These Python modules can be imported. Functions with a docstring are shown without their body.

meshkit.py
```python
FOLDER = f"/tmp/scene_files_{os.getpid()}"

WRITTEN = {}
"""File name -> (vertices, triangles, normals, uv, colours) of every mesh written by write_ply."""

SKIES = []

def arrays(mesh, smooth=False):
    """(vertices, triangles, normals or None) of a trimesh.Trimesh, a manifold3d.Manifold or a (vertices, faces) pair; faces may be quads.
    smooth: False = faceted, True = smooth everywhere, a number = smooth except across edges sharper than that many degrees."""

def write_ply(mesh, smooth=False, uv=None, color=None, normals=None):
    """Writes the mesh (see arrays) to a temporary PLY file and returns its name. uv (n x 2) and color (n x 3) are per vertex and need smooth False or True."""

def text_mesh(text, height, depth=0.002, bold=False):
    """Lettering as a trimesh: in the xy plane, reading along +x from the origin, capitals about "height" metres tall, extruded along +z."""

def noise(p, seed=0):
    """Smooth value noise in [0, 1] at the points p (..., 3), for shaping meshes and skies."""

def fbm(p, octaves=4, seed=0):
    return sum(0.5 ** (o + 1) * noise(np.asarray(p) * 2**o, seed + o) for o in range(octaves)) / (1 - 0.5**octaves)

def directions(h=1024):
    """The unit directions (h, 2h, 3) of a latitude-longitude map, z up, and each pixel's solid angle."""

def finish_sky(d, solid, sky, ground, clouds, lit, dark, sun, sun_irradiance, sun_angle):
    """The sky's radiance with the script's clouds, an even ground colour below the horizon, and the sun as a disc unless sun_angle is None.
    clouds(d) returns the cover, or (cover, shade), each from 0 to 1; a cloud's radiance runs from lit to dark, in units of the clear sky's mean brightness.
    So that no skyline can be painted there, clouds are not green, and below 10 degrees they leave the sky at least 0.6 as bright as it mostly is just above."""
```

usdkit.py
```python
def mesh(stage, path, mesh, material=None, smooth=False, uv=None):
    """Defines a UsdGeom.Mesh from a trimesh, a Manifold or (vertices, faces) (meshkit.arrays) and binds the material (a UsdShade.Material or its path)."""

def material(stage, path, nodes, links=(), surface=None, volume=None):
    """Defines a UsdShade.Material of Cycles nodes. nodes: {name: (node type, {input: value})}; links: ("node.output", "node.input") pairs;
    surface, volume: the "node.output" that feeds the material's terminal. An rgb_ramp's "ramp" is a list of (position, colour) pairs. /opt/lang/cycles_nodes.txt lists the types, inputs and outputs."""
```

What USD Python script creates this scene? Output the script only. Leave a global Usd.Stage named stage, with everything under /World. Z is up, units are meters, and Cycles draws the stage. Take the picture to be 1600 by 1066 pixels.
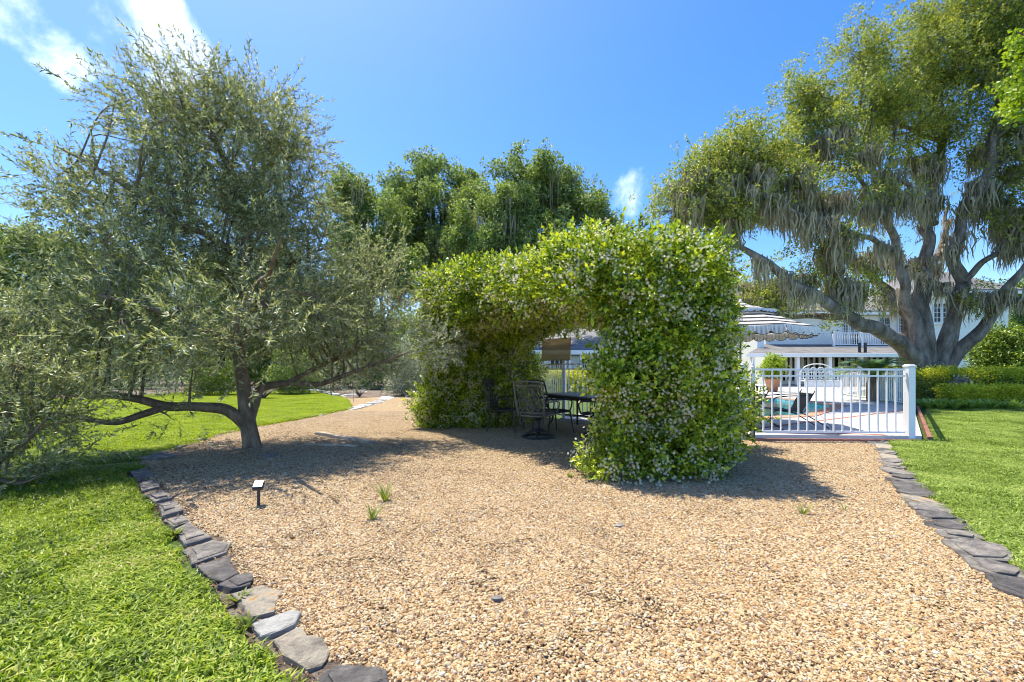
import math, numpy as np, usdkit, meshkit
from pxr import Usd, UsdGeom, UsdLux, UsdShade, Gf, Sdf, Vt
from scipy.spatial.transform import Rotation as R
from scipy.spatial import cKDTree
from shapely.geometry import Polygon, Point, LineString
import shapely

stage = Usd.Stage.CreateInMemory()
UsdGeom.SetStageUpAxis(stage, 'Z'); UsdGeom.SetStageMetersPerUnit(stage, 1.0)
UsdGeom.Xform.Define(stage, '/World'); UsdGeom.Scope.Define(stage, '/World/Looks')

# ------------------------------------------------------------------ camera, sky, sun, exposure
F, H, HY = 711.0, 1.22, 577.5          # focal length in photo pixels, eye height, horizon row
cam = UsdGeom.Camera.Define(stage, '/World/camera')
cam.CreateHorizontalApertureAttr(36.0); cam.CreateFocalLengthAttr(F / 1600 * 36)
cam.CreateVerticalApertureOffsetAttr((HY - 533) / 1600 * 36)
cam.AddTranslateOp().Set(Gf.Vec3d(0, 0, H)); cam.AddRotateXOp().Set(90.0)
cam.CreateExposureAttr(1.0)
SUN = np.array([-0.28, 0.26, 1.0]); SUN /= np.linalg.norm(SUN)
EL, ROT = math.asin(SUN[2]), math.atan2(SUN[0], SUN[1])

def M(name, nodes, links=(), surface=None, volume=None):
    return usdkit.material(stage, '/World/Looks/' + name, nodes, links, surface, volume)

def cloud_nodes():
    """small fair weather clouds: soft directional patches broken up by noise"""
    nodes = {'tc': ('texture_coordinate', {}),
             'nz': ('noise_texture', {'scale': 8.0, 'detail': 10.0, 'roughness': 0.6, 'distortion': 0.25}),
             'sky': ('sky_texture', {'sky_type': 'single_scattering', 'sun_disc': False, 'sun_elevation': EL, 'sun_rotation': ROT,
                                     'altitude': 0.0, 'air_density': 1.0, 'aerosol_density': 1.0, 'ozone_density': 3.0}),
             'hs': ('hsv', {'hue': 0.510, 'saturation': 1.38, 'value': 1.0}),
             'mx': ('mix_color', {'b': (10.2, 10.5, 11.4)}),
             'bg': ('background_shader', {'strength': 0.145})}
    links = [('tc.generated', 'nz.vector'), ('sky.color', 'hs.color'), ('hs.color', 'mx.a'), ('mx.result', 'bg.color')]
    spots = [(235, 45, 6.8, 0.82), (275, 100, 7.0, 0.84), (190, 90, 5.0, 0.78), (95, 92, 4.2, 0.84), (12, 25, 4.6, 0.82), (1000, 300, 5.4, 0.64), (1100, 290, 7.0, 0.72),
             (-500, 150, 11, 0.8), (2300, 120, 10, 0.7), (700, -900, 9, 0.8)]
    prev = None
    for i, (px, py, ang, amt) in enumerate(spots):
        d = np.array([(px - 800) / F, 1, (HY - py) / F]); d /= np.linalg.norm(d)
        nodes[f'd{i}'] = ('vector_math', {'math_type': 'dot_product', 'vector2': tuple(d)})
        nodes[f'r{i}'] = ('map_range', {'range_type': 'smoothstep', 'from_min': math.cos(math.radians(ang)), 'from_max': 1.0, 'to_min': 0.0, 'to_max': amt, 'clamp': True})
        links += [('tc.generated', f'd{i}.vector1'), (f'd{i}.value', f'r{i}.value')]
        if prev is None: prev = f'r{i}.result'
        else:
            nodes[f'm{i}'] = ('math', {'math_type': 'maximum'}); links += [(prev, f'm{i}.value1'), (f'r{i}.result', f'm{i}.value2')]; prev = f'm{i}.value'
    nodes['th'] = ('math', {'math_type': 'multiply_add', 'value2': 0.58, 'value3': -0.84})
    nodes['ad'] = ('math', {'math_type': 'add'})
    nodes['cv'] = ('map_range', {'range_type': 'smoothstep', 'from_min': 0.02, 'from_max': 0.40, 'to_min': 0.0, 'to_max': 0.72, 'clamp': True})
    links += [(prev, 'th.value1'), ('th.value', 'ad.value1'), ('nz.fac', 'ad.value2'), ('ad.value', 'cv.value'), ('cv.result', 'mx.fac')]
    return nodes, links
n_, l_ = cloud_nodes()
sky = UsdLux.DomeLight.Define(stage, '/World/sky')
sky.GetPrim().SetCustomDataByKey('kind', 'structure')
UsdShade.MaterialBindingAPI.Apply(sky.GetPrim()).Bind(M('sky_material', n_, l_, 'bg.background'))
sun = UsdLux.DistantLight.Define(stage, '/World/sun')
sun.CreateIntensityAttr(1.22); sun.CreateAngleAttr(0.53); sun.CreateNormalizeAttr(True); sun.CreateColorAttr(Gf.Vec3f(1.0, 0.93, 0.80))
_z = SUN; _x = np.cross([0, 1, 0], _z); _x /= np.linalg.norm(_x); _y = np.cross(_z, _x)
sun.AddTransformOp().Set(Gf.Matrix4d(*_x, 0, *_y, 0, *_z, 0, 0, 0, 50, 1))

# ------------------------------------------------------------------ helpers
def P(px, py, d): return np.array([(px - 800) / F * d, d, H - (py - HY) / F * d])
def G(px, py, z=0.0): return P(px, py, F * (H - z) / (py - HY))
rng = np.random.default_rng(7)
def unit(v): v = np.asarray(v, float); return v / (np.linalg.norm(v, axis=-1, keepdims=True) + 1e-12)

class MB:
    """collects triangles that become ONE mesh"""
    def __init__(s): s.v, s.f, s.n = [], [], 0
    def add(s, v, f):
        v, f = np.asarray(v, float), np.asarray(f, int)
        if f.shape[1] == 4: f = np.vstack([f[:, [0, 1, 2]], f[:, [0, 2, 3]]])
        s.v.append(v); s.f.append(f + s.n); s.n += len(v); return s
    def mesh(s): return np.vstack(s.v), np.vstack(s.f)
    def box(s, c, size, rz=0.0, tilt=None, bev=0.0):
        h = np.array(size) / 2.0
        if bev <= 0:
            v = np.array([[x, y, z] for x in (-1, 1) for y in (-1, 1) for z in (-1, 1)]) * h
            f = [[0, 1, 3, 2], [4, 6, 7, 5], [0, 4, 5, 1], [2, 3, 7, 6], [0, 2, 6, 4], [1, 5, 7, 3]]
        else:
            b = min(bev, h.min() * 0.6); rings = []
            for z, i in ((-h[2], b), (-h[2] + b, 0), (h[2] - b, 0), (h[2], b)):
                x, y = h[0] - i, h[1] - i; k = b
                rings.append([[x - k, -y, z], [x, -y + k, z], [x, y - k, z], [x - k, y, z], [-x + k, y, z], [-x, y - k, z], [-x, -y + k, z], [-x + k, -y, z]])
            v = np.array(rings).reshape(-1, 3); f = []
            for r in range(3):
                for k in range(8): f.append([r * 8 + k, r * 8 + (k + 1) % 8, r * 8 + 8 + (k + 1) % 8, r * 8 + 8 + k])
            for k in range(1, 7, 1):
                f.append([0, k + 1, k, k] if False else [0, k, k, k])
            f = f[:24]
            tri = [[0, k + 1, k] for k in range(1, 7)] + [[24, 24 + k, 24 + k + 1] for k in range(1, 7)]
            f = np.vstack([np.array(f)[:, [0, 1, 2]], np.array(f)[:, [0, 2, 3]], np.array(tri)])
        if tilt is not None: v = R.from_euler('xyz', tilt).apply(v)
        if rz: v = R.from_euler('z', rz).apply(v)
        return s.add(v + np.asarray(c), f)
    def bar(s, a, b, w, h, up=(0, 0, 1)):
        a, b = np.asarray(a, float), np.asarray(b, float); L = np.linalg.norm(b - a); x = (b - a) / L
        up = np.array(up, float)
        if abs(x @ up) > 0.95: up = np.array([1.0, 0, 0])
        y = unit(np.cross(up, x)); z = np.cross(x, y)
        v = np.array([[i, j, k] for i in (-.5, .5) for j in (-.5, .5) for k in (-.5, .5)]) * [L, w, h]
        f = [[0, 1, 3, 2], [4, 6, 7, 5], [0, 4, 5, 1], [2, 3, 7, 6], [0, 2, 6, 4], [1, 5, 7, 3]]
        return s.add(v @ np.array([x, y, z]) + (a + b) / 2, f)
    def tube(s, pts, r, sides=6, cap=True):
        p = np.asarray(pts, float); n = len(p); r = np.broadcast_to(np.asarray(r, float), (n,))
        t = unit(np.gradient(p, axis=0)); a = np.zeros_like(p)
        u = np.array([0, 0, 1.0]) if abs(t[0, 2]) < 0.9 else np.array([1.0, 0, 0])
        for i in range(n):
            u = u - (u @ t[i]) * t[i]; u = u / (np.linalg.norm(u) + 1e-12); a[i] = u
        b = np.cross(t, a); ang = np.arange(sides) * 2 * np.pi / sides
        v = p[:, None] + r[:, None, None] * (np.cos(ang)[None, :, None] * a[:, None] + np.sin(ang)[None, :, None] * b[:, None])
        i, j = np.meshgrid(np.arange(n - 1), np.arange(sides), indexing='ij')
        q = np.stack([i * sides + j, i * sides + (j + 1) % sides, (i + 1) * sides + (j + 1) % sides, (i + 1) * sides + j], -1).reshape(-1, 4)
        v = v.reshape(-1, 3); f = np.vstack([q[:, [0, 1, 2]], q[:, [0, 2, 3]]])
        if cap:
            k = len(v); v = np.vstack([v, p[0], p[-1]]); j = np.arange(sides)
            f = np.vstack([f, np.stack([np.full(sides, k), (j + 1) % sides, j], 1), np.stack([np.full(sides, k + 1), (n - 1) * sides + j, (n - 1) * sides + (j + 1) % sides], 1)])
        return s.add(v, f)
    def loop(s, pts, r, sides=6):
        p = np.asarray(pts, float); return s.tube(np.vstack([p, p[:2]]), r, sides, cap=False)
    def lathe(s, prof, c=(0, 0, 0), sides=20):
        prof = np.asarray(prof, float); ang = np.arange(sides) * 2 * np.pi / sides; n = len(prof)
        v = np.stack([prof[:, :1] * np.cos(ang), prof[:, :1] * np.sin(ang), np.repeat(prof[:, 1:], sides, 1)], -1).reshape(-1, 3)
        i, j = np.meshgrid(np.arange(n - 1), np.arange(sides), indexing='ij')
        q = np.stack([i * sides + j, i * sides + (j + 1) % sides, (i + 1) * sides + (j + 1) % sides, (i + 1) * sides + j], -1).reshape(-1, 4)
        return s.add(v + np.asarray(c), q)
    def prism(s, poly, z0, z1, inset=0.0, jit=None):
        """a flat stone or slab: polygon (n,2) extruded, top pulled in a little"""
        p = np.asarray(poly, float)[:, :2]
        if np.cross(p[1] - p[0], p[2] - p[1]) < 0 and Polygon(p).exterior.is_ccw is False: p = p[::-1]
        elif not Polygon(p).exterior.is_ccw: p = p[::-1]
        c = p.mean(0); n = len(p)
        def ring(k, z): q = c + (p - c) * k; return np.column_stack([q, np.broadcast_to(z, n)])
        rr = [ring(1.0, z0), ring(1.0, z1 - inset * 0.6), ring(1 - inset * 5, z1)] if inset > 0 else [ring(1, z0), ring(1, z1)]
        v = np.vstack(rr + [np.array([[*c, z1]])]); m = len(rr); f = []
        for r in range(m - 1):
            for k in range(n): f.append([r * n + k, r * n + (k + 1) % n, r * n + n + (k + 1) % n]); f.append([r * n + k, r * n + n + (k + 1) % n, r * n + n + k])
        for k in range(n): f.append([(m - 1) * n + k, (m - 1) * n + (k + 1) % n, m * n])
        return s.add(v, f)
    def sheet(s, poly, z):
        import trimesh
        v, f = trimesh.creation.triangulate_polygon(Polygon(poly), engine='earcut')
        return s.add(np.column_stack([v, np.full(len(v), z)]), f)
    def put(s, name, mat, parent=None, smooth=False, label=None, cat=None, group=None, kind=None, at=None):
        return put(name, s.mesh(), mat, parent, smooth, label, cat, group, kind)

COUNT = {}
def path_for(name, parent):
    base = (str(parent.GetPath()) if parent is not None else '/World') + '/' + name
    k = COUNT.get(base, 0); COUNT[base] = k + 1
    return base if k == 0 else f'{base}_{k:03d}'
def tag(o, label=None, cat=None, group=None, kind=None):
    for k, t in (('label', label), ('category', cat), ('group', group), ('kind', kind)):
        if t: o.SetCustomDataByKey(k, t)
    return o
def put(name, mesh, mat, parent=None, smooth=False, label=None, cat=None, group=None, kind=None):
    o = usdkit.mesh(stage, path_for(name, parent), mesh, mat, smooth).GetPrim()
    return tag(o, label, cat, group, kind)
def thing(name, label, cat, loc=(0, 0, 0), rz=0.0, group=None):
    x = UsdGeom.Xform.Define(stage, path_for(name, None)); x.AddTranslateOp().Set(Gf.Vec3d(*map(float, loc)))
    if rz: x.AddRotateZOp().Set(math.degrees(rz))
    return tag(x.GetPrim(), label, cat, group)
def part(name, parent): return UsdGeom.Xform.Define(stage, path_for(name, parent)).GetPrim()

def chance(q, m, seed=0):
    """a random number per loose piece (leaf, pebble, blade) for its tone"""
    from scipy.sparse import coo_matrix
    from scipy.sparse.csgraph import connected_components
    v, f = np.asarray(m[0]), np.asarray(m[1])
    k, lab = connected_components(coo_matrix((np.ones(len(f) * 2), (np.r_[f[:, 0], f[:, 1]], np.r_[f[:, 1], f[:, 2]])), (len(v), len(v))), False)
    r = np.random.default_rng(seed + 5).uniform(0, 1, k)[lab].astype(np.float32)
    UsdGeom.PrimvarsAPI(q).CreatePrimvar('rnd', Sdf.ValueTypeNames.FloatArray, 'vertex').Set(Vt.FloatArray.FromNumpy(r))
def scatter(name, parent, protos, mats, pos, rot, scale, idx, label=None, cat=None, kind='stuff'):
    """one PointInstancer: protos are (vertices, faces); rot a scipy Rotation"""
    pi = UsdGeom.PointInstancer.Define(stage, path_for(name, parent)); path = str(pi.GetPath())
    for i, m in enumerate(protos):
        q = usdkit.mesh(stage, f'{path}/sprig' + (f'_{i:03d}' if i else ''), m, mats[i] if isinstance(mats, (list, tuple)) else mats); chance(q, m, i)
        pi.CreatePrototypesRel().AddTarget(q.GetPath())
    pos = np.asarray(pos, np.float32); n = len(pos)
    pi.CreateProtoIndicesAttr(Vt.IntArray.FromNumpy(np.asarray(idx, np.int32)))
    pi.CreatePositionsAttr(Vt.Vec3fArray.FromNumpy(pos))
    q = rot.as_quat()
    pi.CreateOrientationsAttr(Vt.QuathArray([Gf.Quath(float(a[3]), float(a[0]), float(a[1]), float(a[2])) for a in q]))
    s = np.asarray(scale, np.float32); s = np.repeat(s[:, None], 3, 1) if s.ndim == 1 else s
    pi.CreateScalesAttr(Vt.Vec3fArray.FromNumpy(s))
    return tag(pi.GetPrim(), label, cat, None, kind)

def aim(dirs, g, roll=True):
    """rotations that carry +z onto dirs, with a random roll"""
    d = unit(dirs); ref = np.where(np.abs(d[:, 2:]) < 0.95, [[0, 0, 1.0]], [[1.0, 0, 0]])
    x = unit(np.cross(ref, d)); y = np.cross(d, x)
    r = R.from_matrix(np.stack([x, y, d], -1))
    return r * R.from_euler('z', g.uniform(0, 2 * np.pi, len(d))) if roll else r

def spline(pts, n=6):
    p = np.asarray(pts, float)
    if len(p) < 3: return np.array([p[0] + (p[-1] - p[0]) * t for t in np.linspace(0, 1, n + 1)])
    q = np.vstack([2 * p[0] - p[1], p, 2 * p[-1] - p[-2]]); out = []
    for i in range(1, len(q) - 2):
        a, b, c, d = q[i - 1:i + 3]
        for t in np.linspace(0, 1, n, endpoint=False):
            out.append(0.5 * (2 * b + (c - a) * t + (2 * a - 5 * b + 4 * c - d) * t * t + (3 * b - a - 3 * c + d) * t ** 3))
    return np.array(out + [p[-1]])

# ------------------------------------------------------------------ materials
def ramp_rand(stops, island=True, extra=None):
    """nodes giving a colour picked by chance per leaf / pebble and per clump"""
    n = {'geo': ('geometry', {}), 'at': ('attribute', {'attribute': 'rnd'}), 'cl': ('noise_texture', {'scale': 2.3, 'detail': 2.0}), 'mxr': ('math', {'math_type': 'multiply_add', 'value2': 0.75, 'value3': 0.0}),
         'sc': ('math', {'math_type': 'multiply_add', 'value2': 1.0, 'value3': -0.38}), 'rp': ('rgb_ramp', {'ramp': stops})}
    l = [('geo.position', 'cl.vector'), ('at.fac', 'mxr.value1'), ('cl.fac', 'sc.value1'), ('sc.value', 'mxr.value3'), ('mxr.value', 'rp.fac')]
    return n, l
def leaf_mat(name, stops, trans=0.35, tint=(1.25, 1.3, 0.55), rough=0.42, spec=0.4):
    n, l = ramp_rand(stops)
    n.update({'p': ('principled_bsdf', {'roughness': rough, 'specular_ior_level': spec}), 't': ('translucent_bsdf', {}),
              'tm': ('mix_color', {'blend_type': 'multiply', 'fac': 1.0, 'b': tint, 'use_clamp': False, 'use_clamp_result': False}), 'm': ('mix_closure', {'fac': trans})})
    l += [('rp.color', 'p.base_color'), ('rp.color', 'tm.a'), ('tm.result', 't.color'), ('p.BSDF', 'm.closure1'), ('t.BSDF', 'm.closure2')]
    return M(name, n, l, 'm.closure')
def plain(name, col, rough=0.5, metal=0.0, var=0.12, scale=3.0, bump=0.0, bscale=40.0, spec=0.5):
    """painted or weathered surface: slight tone variation and fine relief in world space"""
    n = {'geo': ('geometry', {}), 'nz': ('noise_texture', {'scale': scale, 'detail': 6.0, 'roughness': 0.6}),
         'rp': ('rgb_ramp', {'ramp': [(0.25, tuple(np.array(col) * (1 - var))), (0.75, tuple(np.minimum(np.array(col) * (1 + var), 0.95)))]}),
         'p': ('principled_bsdf', {'roughness': rough, 'metallic': metal, 'specular_ior_level': spec})}
    l = [('geo.position', 'nz.vector'), ('nz.fac', 'rp.fac'), ('rp.color', 'p.base_color')]
    if bump:
        n['nb'] = ('noise_texture', {'scale': bscale, 'detail': 5.0}); n['b'] = ('bump', {'strength': bump, 'distance': 0.02})
        l += [('geo.position', 'nb.vector'), ('nb.fac', 'b.height'), ('b.normal', 'p.normal')]
    return M(name, n, l, 'p.BSDF')
def layered(name, stops, scale, detail=8.0, stretch=(1, 1, 1), rough=0.8, bump=0.6, dist=0.03, bscale=None, spec=0.3):
    n = {'geo': ('geometry', {}), 'mp': ('mapping', {'scale': stretch}), 'nz': ('noise_texture', {'scale': scale, 'detail': detail, 'roughness': 0.65, 'distortion': 0.3}),
         'nb': ('noise_texture', {'scale': bscale or scale * 4, 'detail': 8.0, 'roughness': 0.7}), 'rp': ('rgb_ramp', {'ramp': stops}),
         'b': ('bump', {'strength': bump, 'distance': dist}), 'p': ('principled_bsdf', {'roughness': rough, 'specular_ior_level': spec})}
    l = [('geo.position', 'mp.vector'), ('mp.vector', 'nz.vector'), ('mp.vector', 'nb.vector'), ('nz.fac', 'rp.fac'), ('rp.color', 'p.base_color'), ('nb.fac', 'b.height'), ('b.normal', 'p.normal')]
    return M(name, n, l, 'p.BSDF')

PEB = [(0, (.12, .07, .041)), (.13, (.215, .12, .055)), (.28, (.335, .20, .078)), (.43, (.395, .265, .117)), (.58, (.435, .315, .158)), (.74, (.465, .365, .205)), (.88, (.51, .43, .28)), (.94, (.29, .245, .195)), (1, (.56, .50, .385))]
n, l = ramp_rand(PEB)
n['mxr'] = ('math', {'math_type': 'multiply', 'value2': 1.0}); l = [x for x in l if x[1] != 'mxr.value3']
n.update({'nz': ('noise_texture', {'scale': 90.0, 'detail': 4.0}), 'mm': ('mix_color', {'blend_type': 'multiply', 'fac': 0.55, 'use_clamp': False}), 'rr': ('rgb_ramp', {'ramp': [(.3, (.62, .58, .54)), (.65, (1.08, 1.08, 1.08))]}),
          'p': ('principled_bsdf', {'roughness': 0.62, 'specular_ior_level': 0.35})})
l += [('geo.position', 'nz.vector'), ('nz.fac', 'rr.fac'), ('rp.color', 'mm.a'), ('rr.color', 'mm.b'), ('mm.result', 'p.base_color')]
pebble_m = M('pebble', n, l, 'p.BSDF')
gravel_m = M('gravel_ground', {'geo': ('geometry', {}), 'v': ('voronoi_texture', {'scale': 48.0}), 's': ('separate_color', {}), 'rp': ('rgb_ramp', {'ramp': [(a, tuple(np.array(c) * .85)) for a, c in PEB]}),
             'b': ('bump', {'strength': 0.9, 'distance': 0.02, 'invert': True}), 'p': ('principled_bsdf', {'roughness': 0.8, 'specular_ior_level': 0.2})},
            [('geo.position', 'v.vector'), ('v.color', 's.color'), ('s.r', 'rp.fac'), ('rp.color', 'p.base_color'), ('v.distance', 'b.height'), ('b.normal', 'p.normal')], 'p.BSDF')
soil_m = layered('grass_ground', [(.3, (.035, .05, .012)), (.5, (.075, .13, .022)), (.7, (.12, .17, .035))], 6.0, bump=.8, dist=.05, bscale=60, rough=.95)
grass_m = leaf_mat('grass_blade', [(0, (0.050, 0.080, 0.012)), (0.25, (0.131, 0.200, 0.019)), (0.55, (0.262, 0.360, 0.030)), (0.82, (0.383, 0.450, 0.051)), (0.9, (0.464, 0.450, 0.137)), (1, (0.524, 0.450, 0.222))], .42, (1.2, 1.25, .5), .5, .35)
grass_far_m = leaf_mat('far_grass_blade', [(0, (0.158, 0.227, 0.014)), (0.4, (0.273, 0.371, 0.018)), (0.8, (0.378, 0.464, 0.027)), (1, (0.462, 0.484, 0.072))], .45, (1.25, 1.2, .4), .5, .3)
grass_right_m = leaf_mat('right_grass_blade', [(0, (0.110, 0.165, 0.026)), (0.3, (0.209, 0.295, 0.046)), (0.65, (0.308, 0.400, 0.077)), (0.9, (0.417, 0.494, 0.131)), (1, (0.527, 0.541, 0.199))], .35, (1.15, 1.2, .6), .5, .35)
mulch_m = layered('leaf_mulch', [(.3, (.07, .05, .035)), (.5, (.17, .13, .095)), (.68, (.36, .31, .26))], 14.0, bump=1.0, dist=.05, bscale=50, rough=.95)
slate_m = layered('slate_stone', [(.28, (.08, .072, .066)), (.42, (.18, .165, .148)), (.55, (.28, .255, .222)), (.68, (.41, .365, .295)), (.78, (.50, .45, .37))], 9.0, stretch=(1, 1, 4), bump=1.0, dist=.05, bscale=26, rough=.8)
slate_pale_m = layered('pale_slate_stone', [(.3, (.30, .29, .26)), (.45, (.45, .44, .40)), (.6, (.55, .54, .50)), (.75, (.62, .61, .57))], 12.0, stretch=(1, 1, 4), bump=1.0, dist=.04, bscale=45, rough=.8)
slate_tan_m = layered('tan_slate_stone', [(.28, (.13, .11, .09)), (.40, (.28, .245, .19)), (.52, (.42, .37, .29)), (.58, (.48, .41, .30)), (.64, (.52, .29, .09))], 8.0, stretch=(1, 1, 4), bump=1.0, dist=.05, bscale=30, rough=.8)
slate_dark_m = layered('dark_slate_stone', [(.3, (.06, .056, .053)), (.5, (.13, .12, .112)), (.65, (.21, .195, .172)), (.8, (.33, .30, .26))], 9.0, stretch=(1, 1, 4), bump=1.0, dist=.05, bscale=25, rough=.75)
olive_m = leaf_mat('olive_leaf', [(0, (0.060, 0.079, 0.040)), (0.22, (0.136, 0.162, 0.076)), (0.5, (0.287, 0.313, 0.146)), (0.75, (0.469, 0.487, 0.270)), (0.92, (0.586, 0.591, 0.388)), (1, (0.703, 0.696, 0.540))], .32, (1.2, 1.2, .55), .38, .5)
olive_grey_m = leaf_mat('grey_olive_leaf', [(0, (0.081, 0.103, 0.075)), (0.3, (0.184, 0.218, 0.155)), (0.6, (0.345, 0.380, 0.287)), (1, (0.632, 0.655, 0.540))], .22, (1.3, 1.3, .5), .36, .55)
oak_m = leaf_mat('oak_leaf', [(0, (0.065, 0.097, 0.023)), (0.3, (0.177, 0.228, 0.047)), (0.6, (0.330, 0.375, 0.073)), (0.85, (0.542, 0.501, 0.105)), (1, (0.708, 0.548, 0.131))], .36, (1.2, 1.28, .45), .42, .45)
oak_far_m = leaf_mat('far_oak_leaf', [(0, (0.068, 0.111, 0.036)), (0.35, (0.152, 0.229, 0.069)), (0.7, (0.289, 0.380, 0.116)), (1, (0.487, 0.569, 0.213))], .36, (1.25, 1.2, .5), .45, .4)
jas_m = leaf_mat('jasmine_leaf', [(0, (0.028, 0.059, 0.008)), (0.2, (0.081, 0.155, 0.014)), (0.45, (0.214, 0.338, 0.024)), (0.72, (0.444, 0.576, 0.040)), (1, (0.715, 0.780, 0.090))], .30, (1.3, 1.1, .3), .32, .5)
flower_m = leaf_mat('jasmine_flower', [(0, (.66, .60, .36)), (.5, (.78, .74, .54)), (1, (.82, .79, .66))], .3, (1, 1, .9), .5, .3)
hedge_m = leaf_mat('hedge_leaf', [(0, (0.055, 0.108, 0.015)), (0.5, (0.156, 0.245, 0.031)), (1, (0.344, 0.416, 0.056))], .3, (1.3, 1.15, .4), .35, .5)
gold_m = leaf_mat('golden_hedge_leaf', [(0, (0.208, 0.276, 0.017)), (0.5, (0.505, 0.551, 0.034)), (1, (0.750, 0.735, 0.072))], .35, (1.2, 1.1, .35), .4, .4)
lime_m = leaf_mat('lime_leaf', [(0, (.16, .26, .02)), (.5, (.28, .40, .03)), (1, (.40, .50, .07))], .42, (1.25, 1.15, .4), .4, .4)
strap_m = leaf_mat('strap_leaf', [(0, (0.105, 0.210, 0.030)), (0.5, (0.255, 0.420, 0.068)), (1, (0.510, 0.660, 0.180))], .3, (1.2, 1.1, .5), .35, .5)
spiky_m = leaf_mat('grey_strap_leaf', [(0, (.12, .11, .12)), (.5, (.24, .21, .22)), (1, (.40, .36, .34))], .25, (1, 1, .9), .5, .35)
palm_m = leaf_mat('palm_leaf', [(0, (0.085, 0.170, 0.027)), (0.5, (0.204, 0.323, 0.051)), (1, (0.459, 0.544, 0.119))], .28, (1.2, 1.15, .5), .35, .5)
moss_m = leaf_mat('hanging_moss', [(0, (0.224, 0.195, 0.135)), (0.5, (0.447, 0.397, 0.283)), (1, (0.690, 0.627, 0.455))], .3, (1, 1, .95), .9, .1)
weed_m = leaf_mat('weed_leaf', [(0, (.10, .17, .02)), (.6, (.20, .27, .04)), (1, (.33, .33, .10))], .35, (1.2, 1.1, .5), .5, .3)
bark_olive_m = layered('olive_bark', [(.3, (.10, .066, .042)), (.5, (.22, .155, .10)), (.7, (.35, .27, .19))], 9.0, stretch=(1, 1, .35), bump=1.0, dist=.04, bscale=30, rough=.9)
bark_oak_m = layered('oak_bark', [(.3, (.075, .06, .046)), (.46, (.20, .165, .13)), (.6, (.33, .285, .24)), (.74, (.47, .43, .38))], 3.4, stretch=(1, 1, .4), bump=1.0, dist=.2, bscale=7, rough=.95)
bark_dark_m = layered('dark_bark', [(.3, (.045, .036, .028)), (.6, (.10, .082, .065)), (.8, (.17, .15, .125))], 3.0, stretch=(1, 1, .4), bump=1.0, dist=.1, bscale=12, rough=.95)
vine_m = layered('vine_stem', [(.3, (.10, .065, .04)), (.6, (.23, .165, .105)), (.8, (.34, .26, .17))], 12.0, stretch=(1, 1, .3), bump=.8, dist=.02, rough=.9)
wood_m = layered('weathered_wood', [(.3, (.16, .12, .09)), (.5, (.33, .27, .20)), (.7, (.47, .41, .33))], 10.0, stretch=(.4, 1, 1), bump=.7, dist=.01, bscale=60, rough=.9)
white_m = plain('white_paint', (.70, .70, .69), .35, var=.05)
wall_m = plain('white_wall', (.72, .69, .64), .6, var=.05, scale=.7, bump=.15, bscale=30)
trim_m = plain('cream_trim', (.74, .72, .66), .5, var=.05)
shingle_m = layered('roof_shingle', [(.3, (.10, .10, .105)), (.5, (.20, .20, .20)), (.7, (.30, .29, .28))], 2.0, stretch=(1, 1, 6), bump=.6, dist=.03, bscale=8, rough=.9)
shingle_pale_m = layered('pale_roof', [(.3, (.105, .10, .095)), (.5, (.15, .145, .138)), (.7, (.20, .195, .185))], 1.5, bump=.4, dist=.02, bscale=12, rough=.9)
iron_m = plain('dark_cast_metal', (.042, .037, .033), .42, metal=.25, var=.35, scale=25, bump=.3, bscale=90)
iron_worn_m = plain('bronze_cast_metal', (.20, .165, .125), .45, metal=.3, var=.4, scale=20, bump=.3, bscale=90)
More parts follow.
